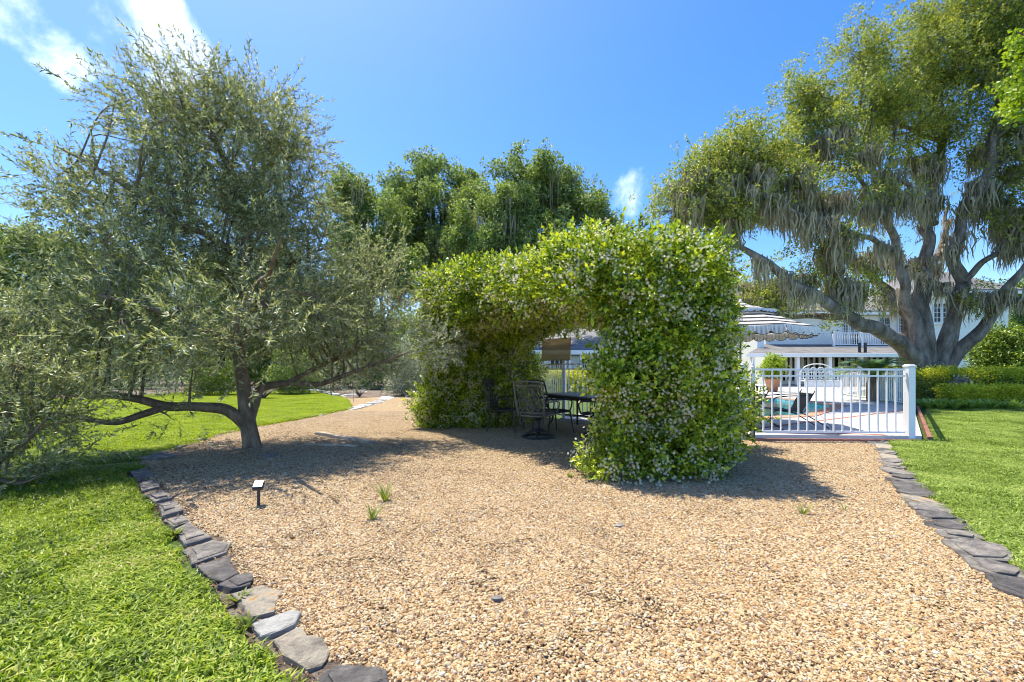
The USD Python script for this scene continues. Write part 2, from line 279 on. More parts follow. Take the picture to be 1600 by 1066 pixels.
sling_m = plain('woven_sling', (.10, .09, .08), .7, var=.3, scale=60)
black_m = plain('black_plastic', (.018, .018, .020), .38, var=.2)
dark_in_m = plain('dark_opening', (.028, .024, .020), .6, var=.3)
brick_m = layered('red_brick', [(.3, (.20, .085, .06)), (.6, (.32, .14, .095)), (.8, (.40, .22, .16))], 7.0, bump=.4, dist=.01, rough=.85)
coping_m = layered('orange_brick_coping', [(.3, (.46, .20, .11)), (.6, (.58, .28, .165)), (.8, (.64, .38, .26))], 7.0, bump=.3, dist=.01, rough=.8)
concrete_m = layered('pale_concrete', [(.3, (.42, .395, .36)), (.5, (.49, .465, .43)), (.7, (.55, .525, .49))], 2.5, bump=.15, dist=.01, bscale=60, rough=.85)
terra_m = plain('terracotta', (.45, .20, .10), .8, var=.2, bump=.2)
tile_m = plain('pool_tile', (.20, .50, .55), .3, var=.15, scale=8)
glass_m = M('window_glass', {'g': ('glossy_bsdf', {'color': (.75, .8, .85), 'roughness': .03}), 't': ('transparent_bsdf', {'color': (.55, .58, .60)}), 'f': ('fresnel', {'IOR': 1.5}), 'm': ('mix_closure', {})},
            [('f.fac', 'm.fac'), ('t.BSDF', 'm.closure1'), ('g.BSDF', 'm.closure2')], 'm.closure')
solar_m = M('solar_panel', {'p': ('principled_bsdf', {'base_color': (.30, .34, .42), 'roughness': .22, 'coat_weight': .6, 'metallic': .3})}, [], 'p.BSDF')
screen_m = M('bronze_screen', {'t': ('transparent_bsdf', {'color': (.62, .53, .38)}), 'd': ('principled_bsdf', {'base_color': (.36, .29, .19), 'roughness': .6}), 'tl': ('translucent_bsdf', {'color': (.42, .33, .20)}), 'a': ('mix_closure', {'fac': .5}), 'm': ('mix_closure', {'fac': .40})},
             [('d.BSDF', 'a.closure1'), ('tl.BSDF', 'a.closure2'), ('t.BSDF', 'm.closure1'), ('a.closure', 'm.closure2')], 'm.closure')
water_m = M('pool_water', {'geo': ('geometry', {}), 'nz': ('noise_texture', {'scale': 2.2, 'detail': 4.0, 'distortion': .6}), 'b': ('bump', {'strength': .25, 'distance': .05}),
            'g': ('glossy_bsdf', {'roughness': .02}), 't': ('transparent_bsdf', {'color': (.42, .86, .88)}), 'f': ('fresnel', {'IOR': 1.33}), 'm': ('mix_closure', {})},
            [('geo.position', 'nz.vector'), ('nz.fac', 'b.height'), ('b.normal', 'g.normal'), ('b.normal', 'f.normal'), ('f.fac', 'm.fac'), ('t.BSDF', 'm.closure1'), ('g.BSDF', 'm.closure2')], 'm.closure')
def stripe_mat(name, period, phase, duty):
    return M(name, {'geo': ('geometry', {}), 's': ('separate_xyz', {}), 'a': ('math', {'math_type': 'multiply_add', 'value2': 1 / period, 'value3': phase}), 'fr': ('math', {'math_type': 'fraction'}),
             'c': ('math', {'math_type': 'less_than', 'value2': duty}), 'mx': ('mix_color', {'a': (.58, .58, .57), 'b': (.02, .02, .022)}), 'p': ('principled_bsdf', {'roughness': .75}), 't': ('translucent_bsdf', {}), 'm': ('mix_closure', {'fac': .3})},
             [('geo.position', 's.vector'), ('s.z', 'a.value1'), ('a.value', 'fr.value1'), ('fr.value', 'c.value1'), ('c.value', 'mx.fac'), ('mx.result', 'p.base_color'), ('mx.result', 't.color'), ('p.BSDF', 'm.closure1'), ('t.BSDF', 'm.closure2')], 'm.closure')
canopy_m = stripe_mat('striped_canvas', .082, .1, .46)
canvas_m = plain('white_canvas', (.60, .60, .59), .75, var=.03)

# ------------------------------------------------------------------ small shapes for scattering
def leaf(base, d, up, L, W, fold=.25, bend=.15):
    """a pointed leaf of four triangles with a creased midrib"""
    d = unit(d); s = unit(np.cross(d, up)); n = np.cross(s, d)
    v = [base, base + d * L * .45 + s * W / 2 + n * W * fold, base + d * L * .45 - s * W / 2 + n * W * fold, base + d * L * .5, base + d * L - n * L * bend]
    return np.array(v), np.array([[0, 1, 3], [1, 4, 3], [0, 3, 2], [3, 4, 2]])
def sprig(g, n, L, ll, lw, ang=50, droop=.15, pair=True, r=.0025):
    """a twig along +z with leaves set around it"""
    b = MB(); bend = g.normal(0, droop, 2)
    st = np.array([[bend[0] * t * t * L, bend[1] * t * t * L, t * L] for t in np.linspace(0, 1, 5)]); b.tube(st, np.linspace(r, r * .4, 5), 3, cap=False)
    ph = g.uniform(0, 6.28)
    for i in range(n):
        t = .12 + .88 * (i + g.uniform(0, .6)) / n; p = np.array([bend[0] * t * t * L, bend[1] * t * t * L, t * L])
        a = ph + i * (2.4 if not pair else (np.pi if i % 2 else 1.75)) + g.normal(0, .25); el = math.radians(ang * (1.15 - .55 * t) + g.normal(0, 10))
        d = np.array([math.cos(a) * math.sin(el), math.sin(a) * math.sin(el), math.cos(el)])
        b.add(*leaf(p, d, unit(g.normal(0, 1, 3)) * .6 + [0, 0, 1], ll * g.uniform(.7, 1.15), lw * g.uniform(.75, 1.2)))
    b.add(*leaf(st[-1], np.array([bend[0], bend[1], 1.0]), np.array([1, .2, 0]), ll, lw))
    return b.mesh()
def tuft(g, n, Rr, ll, lw, flat=.7):
    """a clump of leaves facing outwards round the origin, growing mostly to +z"""
    b = MB()
    for i in range(n):
        c = unit(g.normal(0, 1, 3)) * Rr * g.uniform(.25, 1) ** .6 * [1, 1, flat]; d = unit(c * 1.0 + [0, 0, .35 * Rr] + g.normal(0, .45, 3) * Rr)
        b.add(*leaf(c, d, unit(g.normal(0, .5, 3) + [0, 0, 1]), ll * g.uniform(.65, 1.2), lw * g.uniform(.7, 1.2)))
    return b.mesh()
def moss_strand(g, n, L, spread):
    b = MB()
    for i in range(n):
        x, y = g.normal(0, spread, 2); h = L * g.uniform(.3, 1.0); k = 6; w = g.uniform(.010, .034)
        z = np.linspace(0.03, -h, k); px = x * (1 - .25 * np.linspace(0, 1, k)) + np.cumsum(g.normal(0, .034, k)); py = y * (1 - .25 * np.linspace(0, 1, k)) + np.cumsum(g.normal(0, .034, k))
        a = g.uniform(0, 3.14); ww = w * np.array([.7, 1.1, 1, .8, .5, .12]); o = np.stack([np.cos(a) * ww, np.sin(a) * ww, 0 * ww], 1); p = np.stack([px, py, z], 1)
        v = np.vstack([p - o, p + o]); f = [[j, j + 1, k + j + 1, k + j] for j in range(k - 1)]; b.add(v, f)
    return b.mesh()
def grass_patch(g, n, rad, hgt, wid):
    b = MB(); V, Fc = [], []
    for i in range(n):
        r = rad * math.sqrt(g.uniform()); a = g.uniform(0, 6.283); p = np.array([r * math.cos(a), r * math.sin(a), -.005]); h = hgt * g.uniform(.55, 1.25) * (1 - .25 * (r / rad) ** 3)
        th = g.uniform(0, 6.283); lean = g.uniform(.25, 1.25); d = np.array([math.cos(th), math.sin(th), 0]); s = np.array([-d[1], d[0], 0]) * wid * g.uniform(.6, 1.2) / 2
        m = p + d * h * lean * .35 + [0, 0, h * .72]; t = p + d * h * lean * 1.0 + [0, 0, h * (1.0 - .22 * lean)]
        k = len(V); V += [p - s * .8, p + s * .8, m - s, m + s, t]; Fc += [[k, k + 1, k + 3], [k, k + 3, k + 2], [k + 2, k + 3, k + 4]]
    return np.array(V), np.array(Fc)
def pebble_patch(g, n, rad):
    import trimesh
    ico = trimesh.creation.icosphere(1); b = MB()
    for i in range(n):
        r = rad * math.sqrt(g.uniform()); a = g.uniform(0, 6.283); s = g.lognormal(math.log(.0048), .30); s = min(s, .0105)
        v = ico.vertices * [s * g.uniform(1.0, 1.6), s * g.uniform(.8, 1.1), s * g.uniform(.5, .8)] * (1 + g.normal(0, .09, (len(ico.vertices), 1)))
        v = R.from_euler('zxy', [g.uniform(0, 6.28), g.normal(0, .4), g.normal(0, .4)]).apply(v)
        b.add(v + [r * math.cos(a), r * math.sin(a), s * .35 + g.uniform(0, .008)], ico.faces)
    return b.mesh()
def strap_clump(g, n, L, W, up=.9, spread=1.0, droop=.8):
    """long arching strap leaves from one crown"""
    b = MB()
    for i in range(n):
        a = g.uniform(0, 6.283); l = L * g.uniform(.6, 1.1); d = np.array([math.cos(a), math.sin(a), 0]) * spread * g.uniform(.3, 1); s = np.array([-math.sin(a), math.cos(a), 0]); t = np.linspace(0, 1, 6)
        p = d[None] * (t * l)[:, None] + np.array([0, 0, 1.0])[None] * (l * up * (t - droop * .55 * t * t))[:, None]; w = W * np.array([.7, 1, 1, .8, .5, .05]) / 2
        v = np.vstack([p - s * w[:, None], p + s * w[:, None]]); f = [[j, j + 1, 7 + j, 6 + j] for j in range(5)]; b.add(v, f)
    return b.mesh()

# ------------------------------------------------------------------ ground, gravel, lawns, deck
left_edge_px = [(590, 1110), (545, 1058), (492, 1015), (455, 972), (422, 935), (395, 900), (368, 872), (345, 845), (320, 822), (300, 800), (280, 780), (262, 764), (240, 750), (222, 738), (212, 727), (232, 716)]
back_edge_px = [(270, 703), (330, 683), (395, 668), (450, 659), (500, 650), (545, 639), (590, 626), (612, 617)]
right_edge_px = [(1372, 690), (1388, 712), (1404, 740), (1424, 768), (1450, 795), (1478, 822), (1508, 850), (1545, 883), (1600, 925), (1680, 985)]
LE = np.array([G(*p)[:2] for p in left_edge_px]); BE = np.array([G(*p)[:2] for p in back_edge_px]); RE = np.array([G(*p)[:2] for p in right_edge_px])
deck = [(1.10, 10.5), (3.95, 7.78), (6.9, 7.66), (12.6, 14.3), (14.8, 20.5), (24, 29.6), (7.5, 29.6), (3.6, 15)]
gravel_poly = Polygon([(-1.2, .6), *LE, *BE, (-4.5, 22), (-3.2, 22), (-2.6, 15.5), (-.4, 14), (1.1, 10.5), (3.95, 7.78), (6.15, 7.70), *RE, (2.6, .6)]).buffer(0)
b = MB(); S = 260.0
b.put('ground', soil_m, kind='structure') if b.n else None
gravel_poly = gravel_poly.union(Polygon([tuple(G(*q)[:2]) for q in [(548, 641), (527, 624), (548, 616), (575, 611), (605, 608), (614, 617), (592, 628)]])).buffer(.01)
if gravel_poly.geom_type != 'Polygon': gravel_poly = max(gravel_poly.geoms, key=lambda q: q.area)
MB().sheet(list(gravel_poly.exterior.coords), .004).put('gravel_bed', gravel_m, kind='structure')
for ln, w in ((np.vstack([LE, BE[:1]]), .20), (RE, .20)):
    MB().sheet(list(LineString(ln).buffer(w).exterior.coords), .008).put('soil_strip', mulch_m, kind='structure')
bed_poly = Polygon([tuple(G(*p)[:2]) for p in [(120, 624), (300, 612), (450, 607), (510, 611), (545, 623)]] + [(-4.9, 21.5), (-3, 30), (-9, 46), (-40, 46), (-40, 24)]).buffer(0)
MB().sheet(list(bed_poly.exterior.coords), .012).put('planting_bed', mulch_m, kind='structure')
pool = np.array([(4.9, 10.4), (7.06, 11.1), (10.2, 14.3), (10.4, 17.9), (6.2, 18.2)])
deck_poly = Polygon(deck).buffer(0)
ring = deck_poly.difference(Polygon(pool).buffer(.32, join_style=2))
b = MB(); b.sheet(list(deck_poly.exterior.coords), .02)
import trimesh
v, f = trimesh.creation.triangulate_polygon(ring, engine='earcut')
b = MB(); b.add(np.column_stack([v, np.full(len(v), .10)]), f)
dk = np.array(deck)
for i in range(len(dk)):
    p, q = dk[i], dk[(i + 1) % len(dk)]; b.add([[*p, -.02], [*q, -.02], [*q, .10], [*p, .10]], [[0, 1, 2, 3]])
deck_o = b.put('pool_deck', concrete_m, kind='structure')
# brick bands set into the concrete, the score lines between slabs, brick edge of the deck
def strip(a, c, w, z0, z1, name, m, bricks=0, L=.22):
    a, c = np.array(a, float), np.array(c, float); d = c - a; n = max(1, int(np.linalg.norm(d) / L)) if bricks else 1
    for i in range(n):
        p, q = a + d * i / n, a + d * (i + 1) / n; g_ = d / np.linalg.norm(d) * .004 * bool(bricks)
        MB().bar([*(p + g_), (z0 + z1) / 2], [*(q - g_), (z0 + z1) / 2], w, z1 - z0).put(name, m, deck_o)
strip((4.6, 8.6), (11.2, 12.75), .11, .09, .1035, 'brick_band', brick_m)
strip((4.3, 8.25), (6.4, 7.80), .12, .09, .1035, 'brick_band', brick_m)
for a, c in (((5.6, 7.8), (7.7, 11.4)), ((8.0, 9.1), (7.5, 10.9)), ((9.7, 11.0), (8.9, 12.5))): strip(a, c, .012, .09, .1025, 'score_line', slate_dark_m)
strip((6.98, 7.60), (12.68, 14.24), .06, .0, .096, 'edge_brick', brick_m, 1, .24)
strip((4.0, 7.70), (6.85, 7.58), .07, .0, .055, 'edge_brick', brick_m, 1, .24)
# pool: coping bricks, shell, water
import trimesh as _tm
_v, _f = _tm.creation.triangulate_polygon(Polygon([(-S, -40), (S, -40), (S, 420), (-S, 420)]).difference(Polygon(pool).buffer(.1)), engine='earcut')
put('ground', (np.column_stack([_v, 0 * _v[:, 0]]), _f), soil_m, kind='structure')
po = thing('swimming_pool', 'turquoise swimming pool edged with orange brick behind the white fence', 'pool')
outer = np.array(Polygon(pool).buffer(.3, join_style=2).exterior.coords)[:-1]
def side_quads(poly, z0, z1, bld):
    for i in range(len(poly)):
        p, q = poly[i], poly[(i + 1) % len(poly)]; bld.add([[*p, z0], [*q, z0], [*q, z1], [*p, z1]], [[0, 1, 2, 3]])
b = MB(); side_quads(pool, -1.3, .085, b); b.sheet(pool.tolist(), -1.3); b.put('shell', tile_m, po)
MB().sheet(pool.tolist(), .0).put('water', water_m, po)
for i in range(len(pool)):
    p, q = pool[i], pool[(i + 1) % len(pool)]; d = unit(q - p); nn = np.array([d[1], -d[0]]); L = np.linalg.norm(q - p); k = int(L / .20)
    for j in range(k):
        a, c = p + d * (L * j / k + .004), p + d * (L * (j + 1) / k - .004)
        MB().prism([a, c, c + nn * .30, a + nn * .30], .02, .115 + .003 * ((j * 7) % 3), .01).put('coping_brick', coping_m, po)

def fill(poly, spacing, g, shrink=0.0, jit=.5, dmax=1e9, view=True):
    pp = poly.buffer(-shrink); 
    if pp.is_empty: return np.zeros((0, 2))
    x0, y0, x1, y1 = pp.bounds; xs, ys = np.meshgrid(np.arange(x0, x1, spacing), np.arange(y0, y1, spacing)); p = np.column_stack([xs.ravel(), ys.ravel()])
    p += g.uniform(-jit, jit, p.shape) * spacing; p = p[p[:, 1] < dmax]
    if view: p = p[(np.abs(p[:, 0]) < p[:, 1] * 1.22 + .9) & (p[:, 1] > 1.0)]
    import shapely
    return p[shapely.contains_xy(pp, p[:, 0], p[:, 1])]
zz = lambda pts: [tuple(G(x / 3.2, 733 + y / 3.2, .04)[:2]) for x, y in pts]
near = [([(1150, 625), (1300, 565), (1410, 590), (1370, 700), (1260, 735), (1210, 690)], slate_tan_m), ([(1250, 760), (1440, 700), (1495, 710), (1490, 760), (1310, 830)], slate_pale_m),
        ([(1365, 850), (1510, 780), (1530, 830), (1610, 835), (1660, 900), (1590, 960), (1520, 985), (1420, 920)], slate_tan_m), ([(1090, 580), (1180, 520), (1250, 520), (1245, 570), (1165, 600)], slate_dark_m),
        ([(985, 480), (1150, 420), (1190, 510), (1110, 550), (1020, 525)], slate_dark_m), ([(910, 390), (1060, 345), (1160, 360), (1130, 405), (960, 465)], slate_m), ([(870, 295), (950, 255), (1050, 335), (920, 372)], slate_m),
        ([(820, 240), (920, 215), (950, 248), (860, 288)], slate_m), ([(1570, 1020), (1700, 970), (1940, 1010), (1950, 1100), (1600, 1120)], slate_dark_m),
        ([(780, 165), (880, 150), (915, 205), (815, 232)], slate_m), ([(720, 110), (820, 90), (865, 140), (770, 160)], slate_m), ([(690, 60), (760, 45), (800, 82), (710, 105)], slate_m), ([(650, 10), (740, -5), (780, 35), (680, 52)], slate_m)]
stones_u = shapely.union_all([Polygon(zz(q)).buffer(0) for q, _ in near])
g = np.random.default_rng(11)
pp = [pebble_patch(g, 1750, .25) for _ in range(3)] + [pebble_patch(g, 300, .10)]
p = fill(gravel_poly.difference(stones_u.buffer(.10)), .24, g, .06, dmax=13)
inner = gravel_poly.difference(stones_u.buffer(.10)).buffer(-.06); p2 = fill(gravel_poly.difference(stones_u).difference(inner.buffer(-.06)), .085, g, .03, dmax=9)
border = gravel_poly.boundary
scatter('gravel_pebbles', None, pp, pebble_m, np.vstack([np.column_stack([p, np.full(len(p), .006)]), np.column_stack([p2, np.full(len(p2), .004)])]), R.from_euler('z', g.uniform(0, 6.28, len(p) + len(p2))), np.r_[g.uniform(.9, 1.12, len(p)), g.uniform(.9, 1.1, len(p2))], np.r_[g.integers(0, 3, len(p)), np.full(len(p2), 3)],
        'tan and cream river pebbles covering the open ground', 'gravel')
def litter_patch(g, n, rad):
    b = MB()
    for i in range(n):
        r = rad * math.sqrt(g.uniform()); a = g.uniform(0, 6.283); th = g.uniform(0, 6.283); b.add(*leaf(np.array([r * math.cos(a), r * math.sin(a), g.uniform(.004, .016)]), [math.cos(th), math.sin(th), g.normal(0, .18)], np.array([g.normal(0, .3), g.normal(0, .3), 1.0]), g.uniform(.02, .055), g.uniform(.008, .02), .25, .2))
    return b.mesh()
lit_m = leaf_mat('fallen_leaf', [(0, (.06, .04, .025)), (.4, (.16, .10, .055)), (.7, (.29, .20, .11)), (1, (.42, .34, .22))], .1, (1, .9, .7), .8, .2)
lp = [litter_patch(g, k, .3) for k in (10, 22, 40)]
q = fill(gravel_poly, .55, g, .1, dmax=12); q = q[g.uniform(0, 1, len(q)) < np.where(np.hypot(q[:, 0] + 3.4, q[:, 1] - 6) < 3.2, 1.0, .22)]
edge = np.vstack([np.array([np.array(LineString(LE).interpolate(t).coords[0]) + g.normal(0, .05, 2) - [.15, .04] for t in np.arange(0, LineString(LE).length, .10)]), np.array([np.array(LineString(RE).interpolate(t).coords[0]) + g.normal(0, .05, 2) + [.16, .05] for t in np.arange(0, LineString(RE).length, .13)])])
tree_q = fill(gravel_poly, .24, g, .1, dmax=10); tree_q = tree_q[np.hypot(tree_q[:, 0] + 3.3, tree_q[:, 1] - 6.3) < 2.4 + g.normal(0, .5, len(tree_q))]; q = np.vstack([q, tree_q])
q = np.vstack([q, edge]); ix = np.r_[g.integers(0, 2, len(q) - len(edge)), np.full(len(edge), 2)]
scatter('leaf_litter', None, lp, lit_m, np.column_stack([q, np.full(len(q), .012)]), R.from_euler('z', g.uniform(0, 6.28, len(q))), np.where(ix == 2, .55, 1.0) * g.uniform(.8, 1.2, len(q)), ix, 'dry brown fallen leaves strewn on gravel and along the stone edgings', 'fallen leaves')
left_lawn = Polygon([(-1.35, .6), *LE, *BE[:6], *[tuple(G(*q)[:2]) for q in [(540, 625), (505, 612), (450, 608), (300, 613), (120, 625)]], (-34, 24), (-14, 8), (-4, .6)]).buffer(0)
right_lawn = Polygon([(2.75, .6), *RE[::-1], (6.95, 7.55), (12.9, 14.1), (22, 14.1), (22, 10), (6, .6)]).buffer(0)
gp = [grass_patch(g, 640, .22, .066, .0085) for _ in range(6)] + [grass_patch(g, 140, .09, .060, .0085)]
gp2 = [grass_patch(g, 560, .26, .05, .009) for _ in range(3)] + [grass_patch(g, 100, .10, .05, .009)]
import shapely
def lawn(name, poly, protos, m, spacing, shrink, lab, dmin=0, dmax=99, sc=1.0):
    q = fill(poly, spacing, g, shrink); q = np.vstack([q, fill(poly.difference(poly.buffer(-shrink - .08)), .085, g, .035)]); q = q[(q[:, 1] >= dmin) & (q[:, 1] < dmax)]
    s = sc * g.uniform(.8, 1.2, len(q)); big = shapely.contains_xy(poly.buffer(-shrink), q[:, 0], q[:, 1]); zz = s * (.6 + .85 * meshkit.noise(np.column_stack([q * 1.4, 0 * q[:, 0]]), 3))
    scatter(name, None, protos, m, np.column_stack([q, np.full(len(q), .004)]), R.from_euler('z', g.uniform(0, 6.28, len(q))), np.stack([s, s, zz], 1), np.where(big, g.integers(0, len(protos) - 1, len(q)), len(protos) - 1), lab, 'grass')
lawn('near_grass', left_lawn.difference(stones_u.buffer(.09)), gp, grass_m, .20, .17, 'thick green lawn grass left of the dark stone edging', 0, 6.6)
lawn('far_grass', left_lawn, gp2, grass_far_m, .27, .2, 'sunny yellow green lawn behind the olive tree', 6.6, 30, 1.25)
lawn('right_grass', right_lawn.difference(LineString(RE).buffer(.13)), gp, grass_right_m, .22, .17, 'pale green lawn right of the stone edging and fence', 0, 15)

# ------------------------------------------------------------------ stone edgings
def blob_poly(c, along, la, lw, g, n=7):
    a = np.sort(np.arange(n) * 2 * np.pi / n + g.uniform(-.22, .22, n)); d = unit(along); s = np.array([-d[1], d[0]])
    r = g.uniform(.86, 1.10, n) / np.maximum(np.abs(np.cos(a)) ** 1.0, np.abs(np.sin(a)) ** 1.0) ** .75
    return c + (np.cos(a) * r * la / 2)[:, None] * d + (np.sin(a) * r * lw / 2)[:, None] * s
def stone(poly, h, parent, mats, g):
    p_ = np.asarray(poly); p_ = np.vstack([[p_[i] * (1 - t) + p_[(i + 1) % len(p_)] * t for t in (0, .5)] for i in range(len(p_))]); bb = MB().prism(p_, -.03, h, .008)
    if g.uniform() < .5: k_ = g.uniform(.55, .8); bb.prism(p_.mean(0) + (p_ - p_.mean(0)) * k_ + g.normal(0, .012, 2), h - .01, h + g.uniform(.006, .016), .006)
    v, f = bb.mesh(); c = v.mean(0); r = R.from_euler('xy', g.normal(0, .045, 2))
    v = r.apply(v - c) + c; v[:, 2] += (meshkit.noise(v * 9, 2) - .5) * .022; v[:, :2] += (np.stack([meshkit.noise(v * 14, 3), meshkit.noise(v * 14, 4)], 1) - .5) * .04
    put('stone', (v, f), mats[g.integers(len(mats))] if isinstance(mats, list) else mats, parent)
g = np.random.default_rng(21)
e1 = thing('stone_edging', 'irregular flagstone edging between the left lawn and the gravel', 'stone edging')
for pts, m in near: stone(zz(pts), .026 + g.uniform(0, .012), e1, m, g)
def along(line, step, wid, parent, mats, g, h=(.018, .036), k0=0.0):
    ls = LineString(line); t = k0
    while t < ls.length:
        la = step * g.uniform(.65, 1.35); p = np.array(ls.interpolate(t + la / 2).coords[0]); q = np.array(ls.interpolate(min(t + la, ls.length)).coords[0]) - np.array(ls.interpolate(t).coords[0])
        if np.linalg.norm(q) > 1e-3: stone(blob_poly(p, q, la * 1.04, wid * g.uniform(.75, 1.2), g), g.uniform(*h), parent, mats, g)
        t += la
e2 = thing('stone_edging', 'row of pale thin edging stones between olive tree and sunny lawn', 'stone edging')
along([LE[-1], *BE[:6]], .42, .2, e2, [slate_m, slate_tan_m, slate_pale_m], g)
e3 = thing('stone_edging', 'layered grey slate edging between gravel and the right lawn', 'stone edging')
along(RE[::-1], .30, .30, e3, [slate_m, slate_m, slate_tan_m, slate_dark_m], g, (.022, .045))
e4 = thing('stone_edging', 'pale flat stones along the gravel path behind the lawn tip', 'stone edging')
along([G(545, 641)[:2], G(590, 629)[:2], G(612, 619)[:2]], .6, .5, e4, [slate_pale_m, slate_m], g)
along([G(520, 622)[:2], G(548, 617)[:2], G(572, 612)[:2]], .7, .5, e4, [slate_pale_m, slate_tan_m], g)
e5 = thing('stone_edging', 'low pale stone row along the back of the sunny lawn', 'stone edging')
along([G(300, 614)[:2], G(380, 611)[:2], G(450, 609)[:2], G(500, 613)[:2], G(524, 620)[:2]], .8, .35, e5, [slate_pale_m, slate_m], g, (.08, .14))

# ------------------------------------------------------------------ trees
def grow(name, label, limbs, blobs, protos, mats, bark, g, per, seed_r, size, out=.8, group=None, twig_r=.012, moss=None, cat='tree', branch_r=.05, sub=9, upb=.25, jitter=.2, mossn=0, sides=8, noise=.0):
    """limbs: (points, radii) in metres, first is the trunk; blobs: (centre, radii, share) of the crown; per: sprays in all"""
    base = np.array(limbs[0][0][0]); t = thing(name, label, cat, (0, 0, 0), group=group)
    nodes, nr = [], []
    for i, (pts, rad) in enumerate(limbs):
        s = spline(pts, 7); r = np.interp(np.linspace(0, 1, len(s)), np.linspace(0, 1, len(rad)), rad)
        if noise:
            s = s + (np.stack([meshkit.noise(s * 1.3, 5), meshkit.noise(s * 1.3, 6), meshkit.noise(s * 1.3, 7)], 1) - .5) * noise * np.minimum(1, np.linspace(0, 4, len(s)))[:, None]
            r = r * (1 + .22 * (meshkit.noise(s * 2.1, 9) - .5))
        bb = MB().tube(s, r, sides + 4 if i == 0 else sides); v, f = bb.mesh(); v = v + (meshkit.noise(v * 3.1 / max(r.max(), .05) * .25, 4)[:, None] - .5) * 0.12 * r.max() * unit(v - v.mean(0))
        put('trunk' if i == 0 else 'limb', (v, f), bark, t, True)
        k = len(s) // 3 if i == 0 else 2; nodes.append(s[k:]); nr.append(r[k:])
    nodes, nr = np.vstack(nodes), np.concatenate(nr)
    # clump points in the crown
    share = np.array([bl[2] for bl in blobs], float); share /= share.sum(); clumps, cdir, owner = [], [], []
    for bi, (c, rad, w) in enumerate(blobs):
        n = max(3, int(per / sub * share[bi])); d = unit(g.normal(0, 1, (n, 3))); rr = g.uniform(.12, 1, n) ** .5
        q = np.asarray(c) + d * rr[:, None] * np.asarray(rad) * (1 + .28 * (meshkit.noise(d * 2.2 + bi * 7.7, 1)[:, None] * 2 - 1))
        clumps.append(q); cdir.append(d); owner += [bi] * n
    clumps, cdir = np.vstack(clumps), np.vstack(cdir); keep = clumps[:, 2] > .12; clumps, cdir = clumps[keep], cdir[keep]
    # branches: groups of clumps hang on one bough, boughs on the nearest limb
    from scipy.cluster.vq import kmeans2
    k = max(4, len(clumps) // 9); cen, lab = kmeans2(clumps, k, seed=3, minit='points'); tree = cKDTree(nodes); bm = MB(); hang = []
    for j in range(k):
        mine = np.where(lab == j)[0]
        if not len(mine): continue
        c = clumps[mine].mean(0); dd, ii = tree.query(c - [0, 0, .12 * np.linalg.norm(c - base)], 6); a = nodes[ii[g.integers(0, min(3, len(ii)))]]; L = np.linalg.norm(c - a)
        mid = (a + c) / 2 + g.normal(0, .09, 3) * L + [0, 0, .06 * L]; r0 = min(branch_r * (.5 + .22 * math.sqrt(len(mine))) , .7 * nr[ii[0]])
        s = spline([a, mid, c], 4); bm.tube(s, np.linspace(r0, twig_r * 1.2, len(s)), 5, cap=False); hang.append(s[2:])
        for m_ in mine:
            e = clumps[m_]; s0 = s[g.integers(len(s) // 2, len(s))]; md = (s0 + e) / 2 + g.normal(0, .1, 3) * np.linalg.norm(e - s0)
            q = spline([s0, md, e], 3); bm.tube(q, np.linspace(twig_r, twig_r * .35, len(q)), 3, cap=False); hang.append(q[2:])
    put('branches', bm.mesh(), bark, t, True, kind='stuff')
    m = len(clumps); idx = np.repeat(np.arange(m), sub); off = g.normal(0, 1, (len(idx), 3)) * seed_r; pos = clumps[idx] + off
    dirs = unit(cdir[idx]) * out + unit(off) * .55 + [0, 0, upb] + g.normal(0, jitter, (len(idx), 3)); ok = pos[:, 2] > .06
    pos, dirs = pos[ok], dirs[ok]; sc = size * g.uniform(.7, 1.3, len(pos))
    scatter('foliage', t, protos, mats, pos, aim(dirs, g), sc, g.integers(0, len(protos), len(pos)))
    if moss:
        hp = np.vstack(hang + [nodes]); zc = moss.get('test'); hp = hp[[bool(zc(p_)) for p_ in hp]] if zc else hp
        sel = hp[g.integers(0, len(hp), moss['n'])] + g.normal(0, moss.get('spread', .12), (moss['n'], 3)) * [1, 1, .3]; ms = [moss_strand(g, moss.get('k', 16), moss['L'], moss['w']) for _ in range(4)]
        sc = g.uniform(.45, 1.25, len(sel)); scatter('moss_strands', t, ms, moss_m, sel, R.from_euler('z', g.uniform(0, 6.28, len(sel))), sc, g.integers(0, 4, len(sel)))
    return t
def L_(d, pts, radpx):
    """a limb traced as (x, y, extra depth) at depth d, radii in photo pixels"""
    return [P(q[0], q[1], d + (q[2] if len(q) > 2 else 0)) for q in pts], [r * d / F for r in radpx]
def B_(d, px, py, rx, ry, dd=0.0, rd=None, w=None):
    c = P(px, py, d + dd); k = (d + dd) / F; rd = rd if rd is not None else rx * k * .8
    return (c, (rx * k, rd, ry * k), w if w is not None else rx * ry)

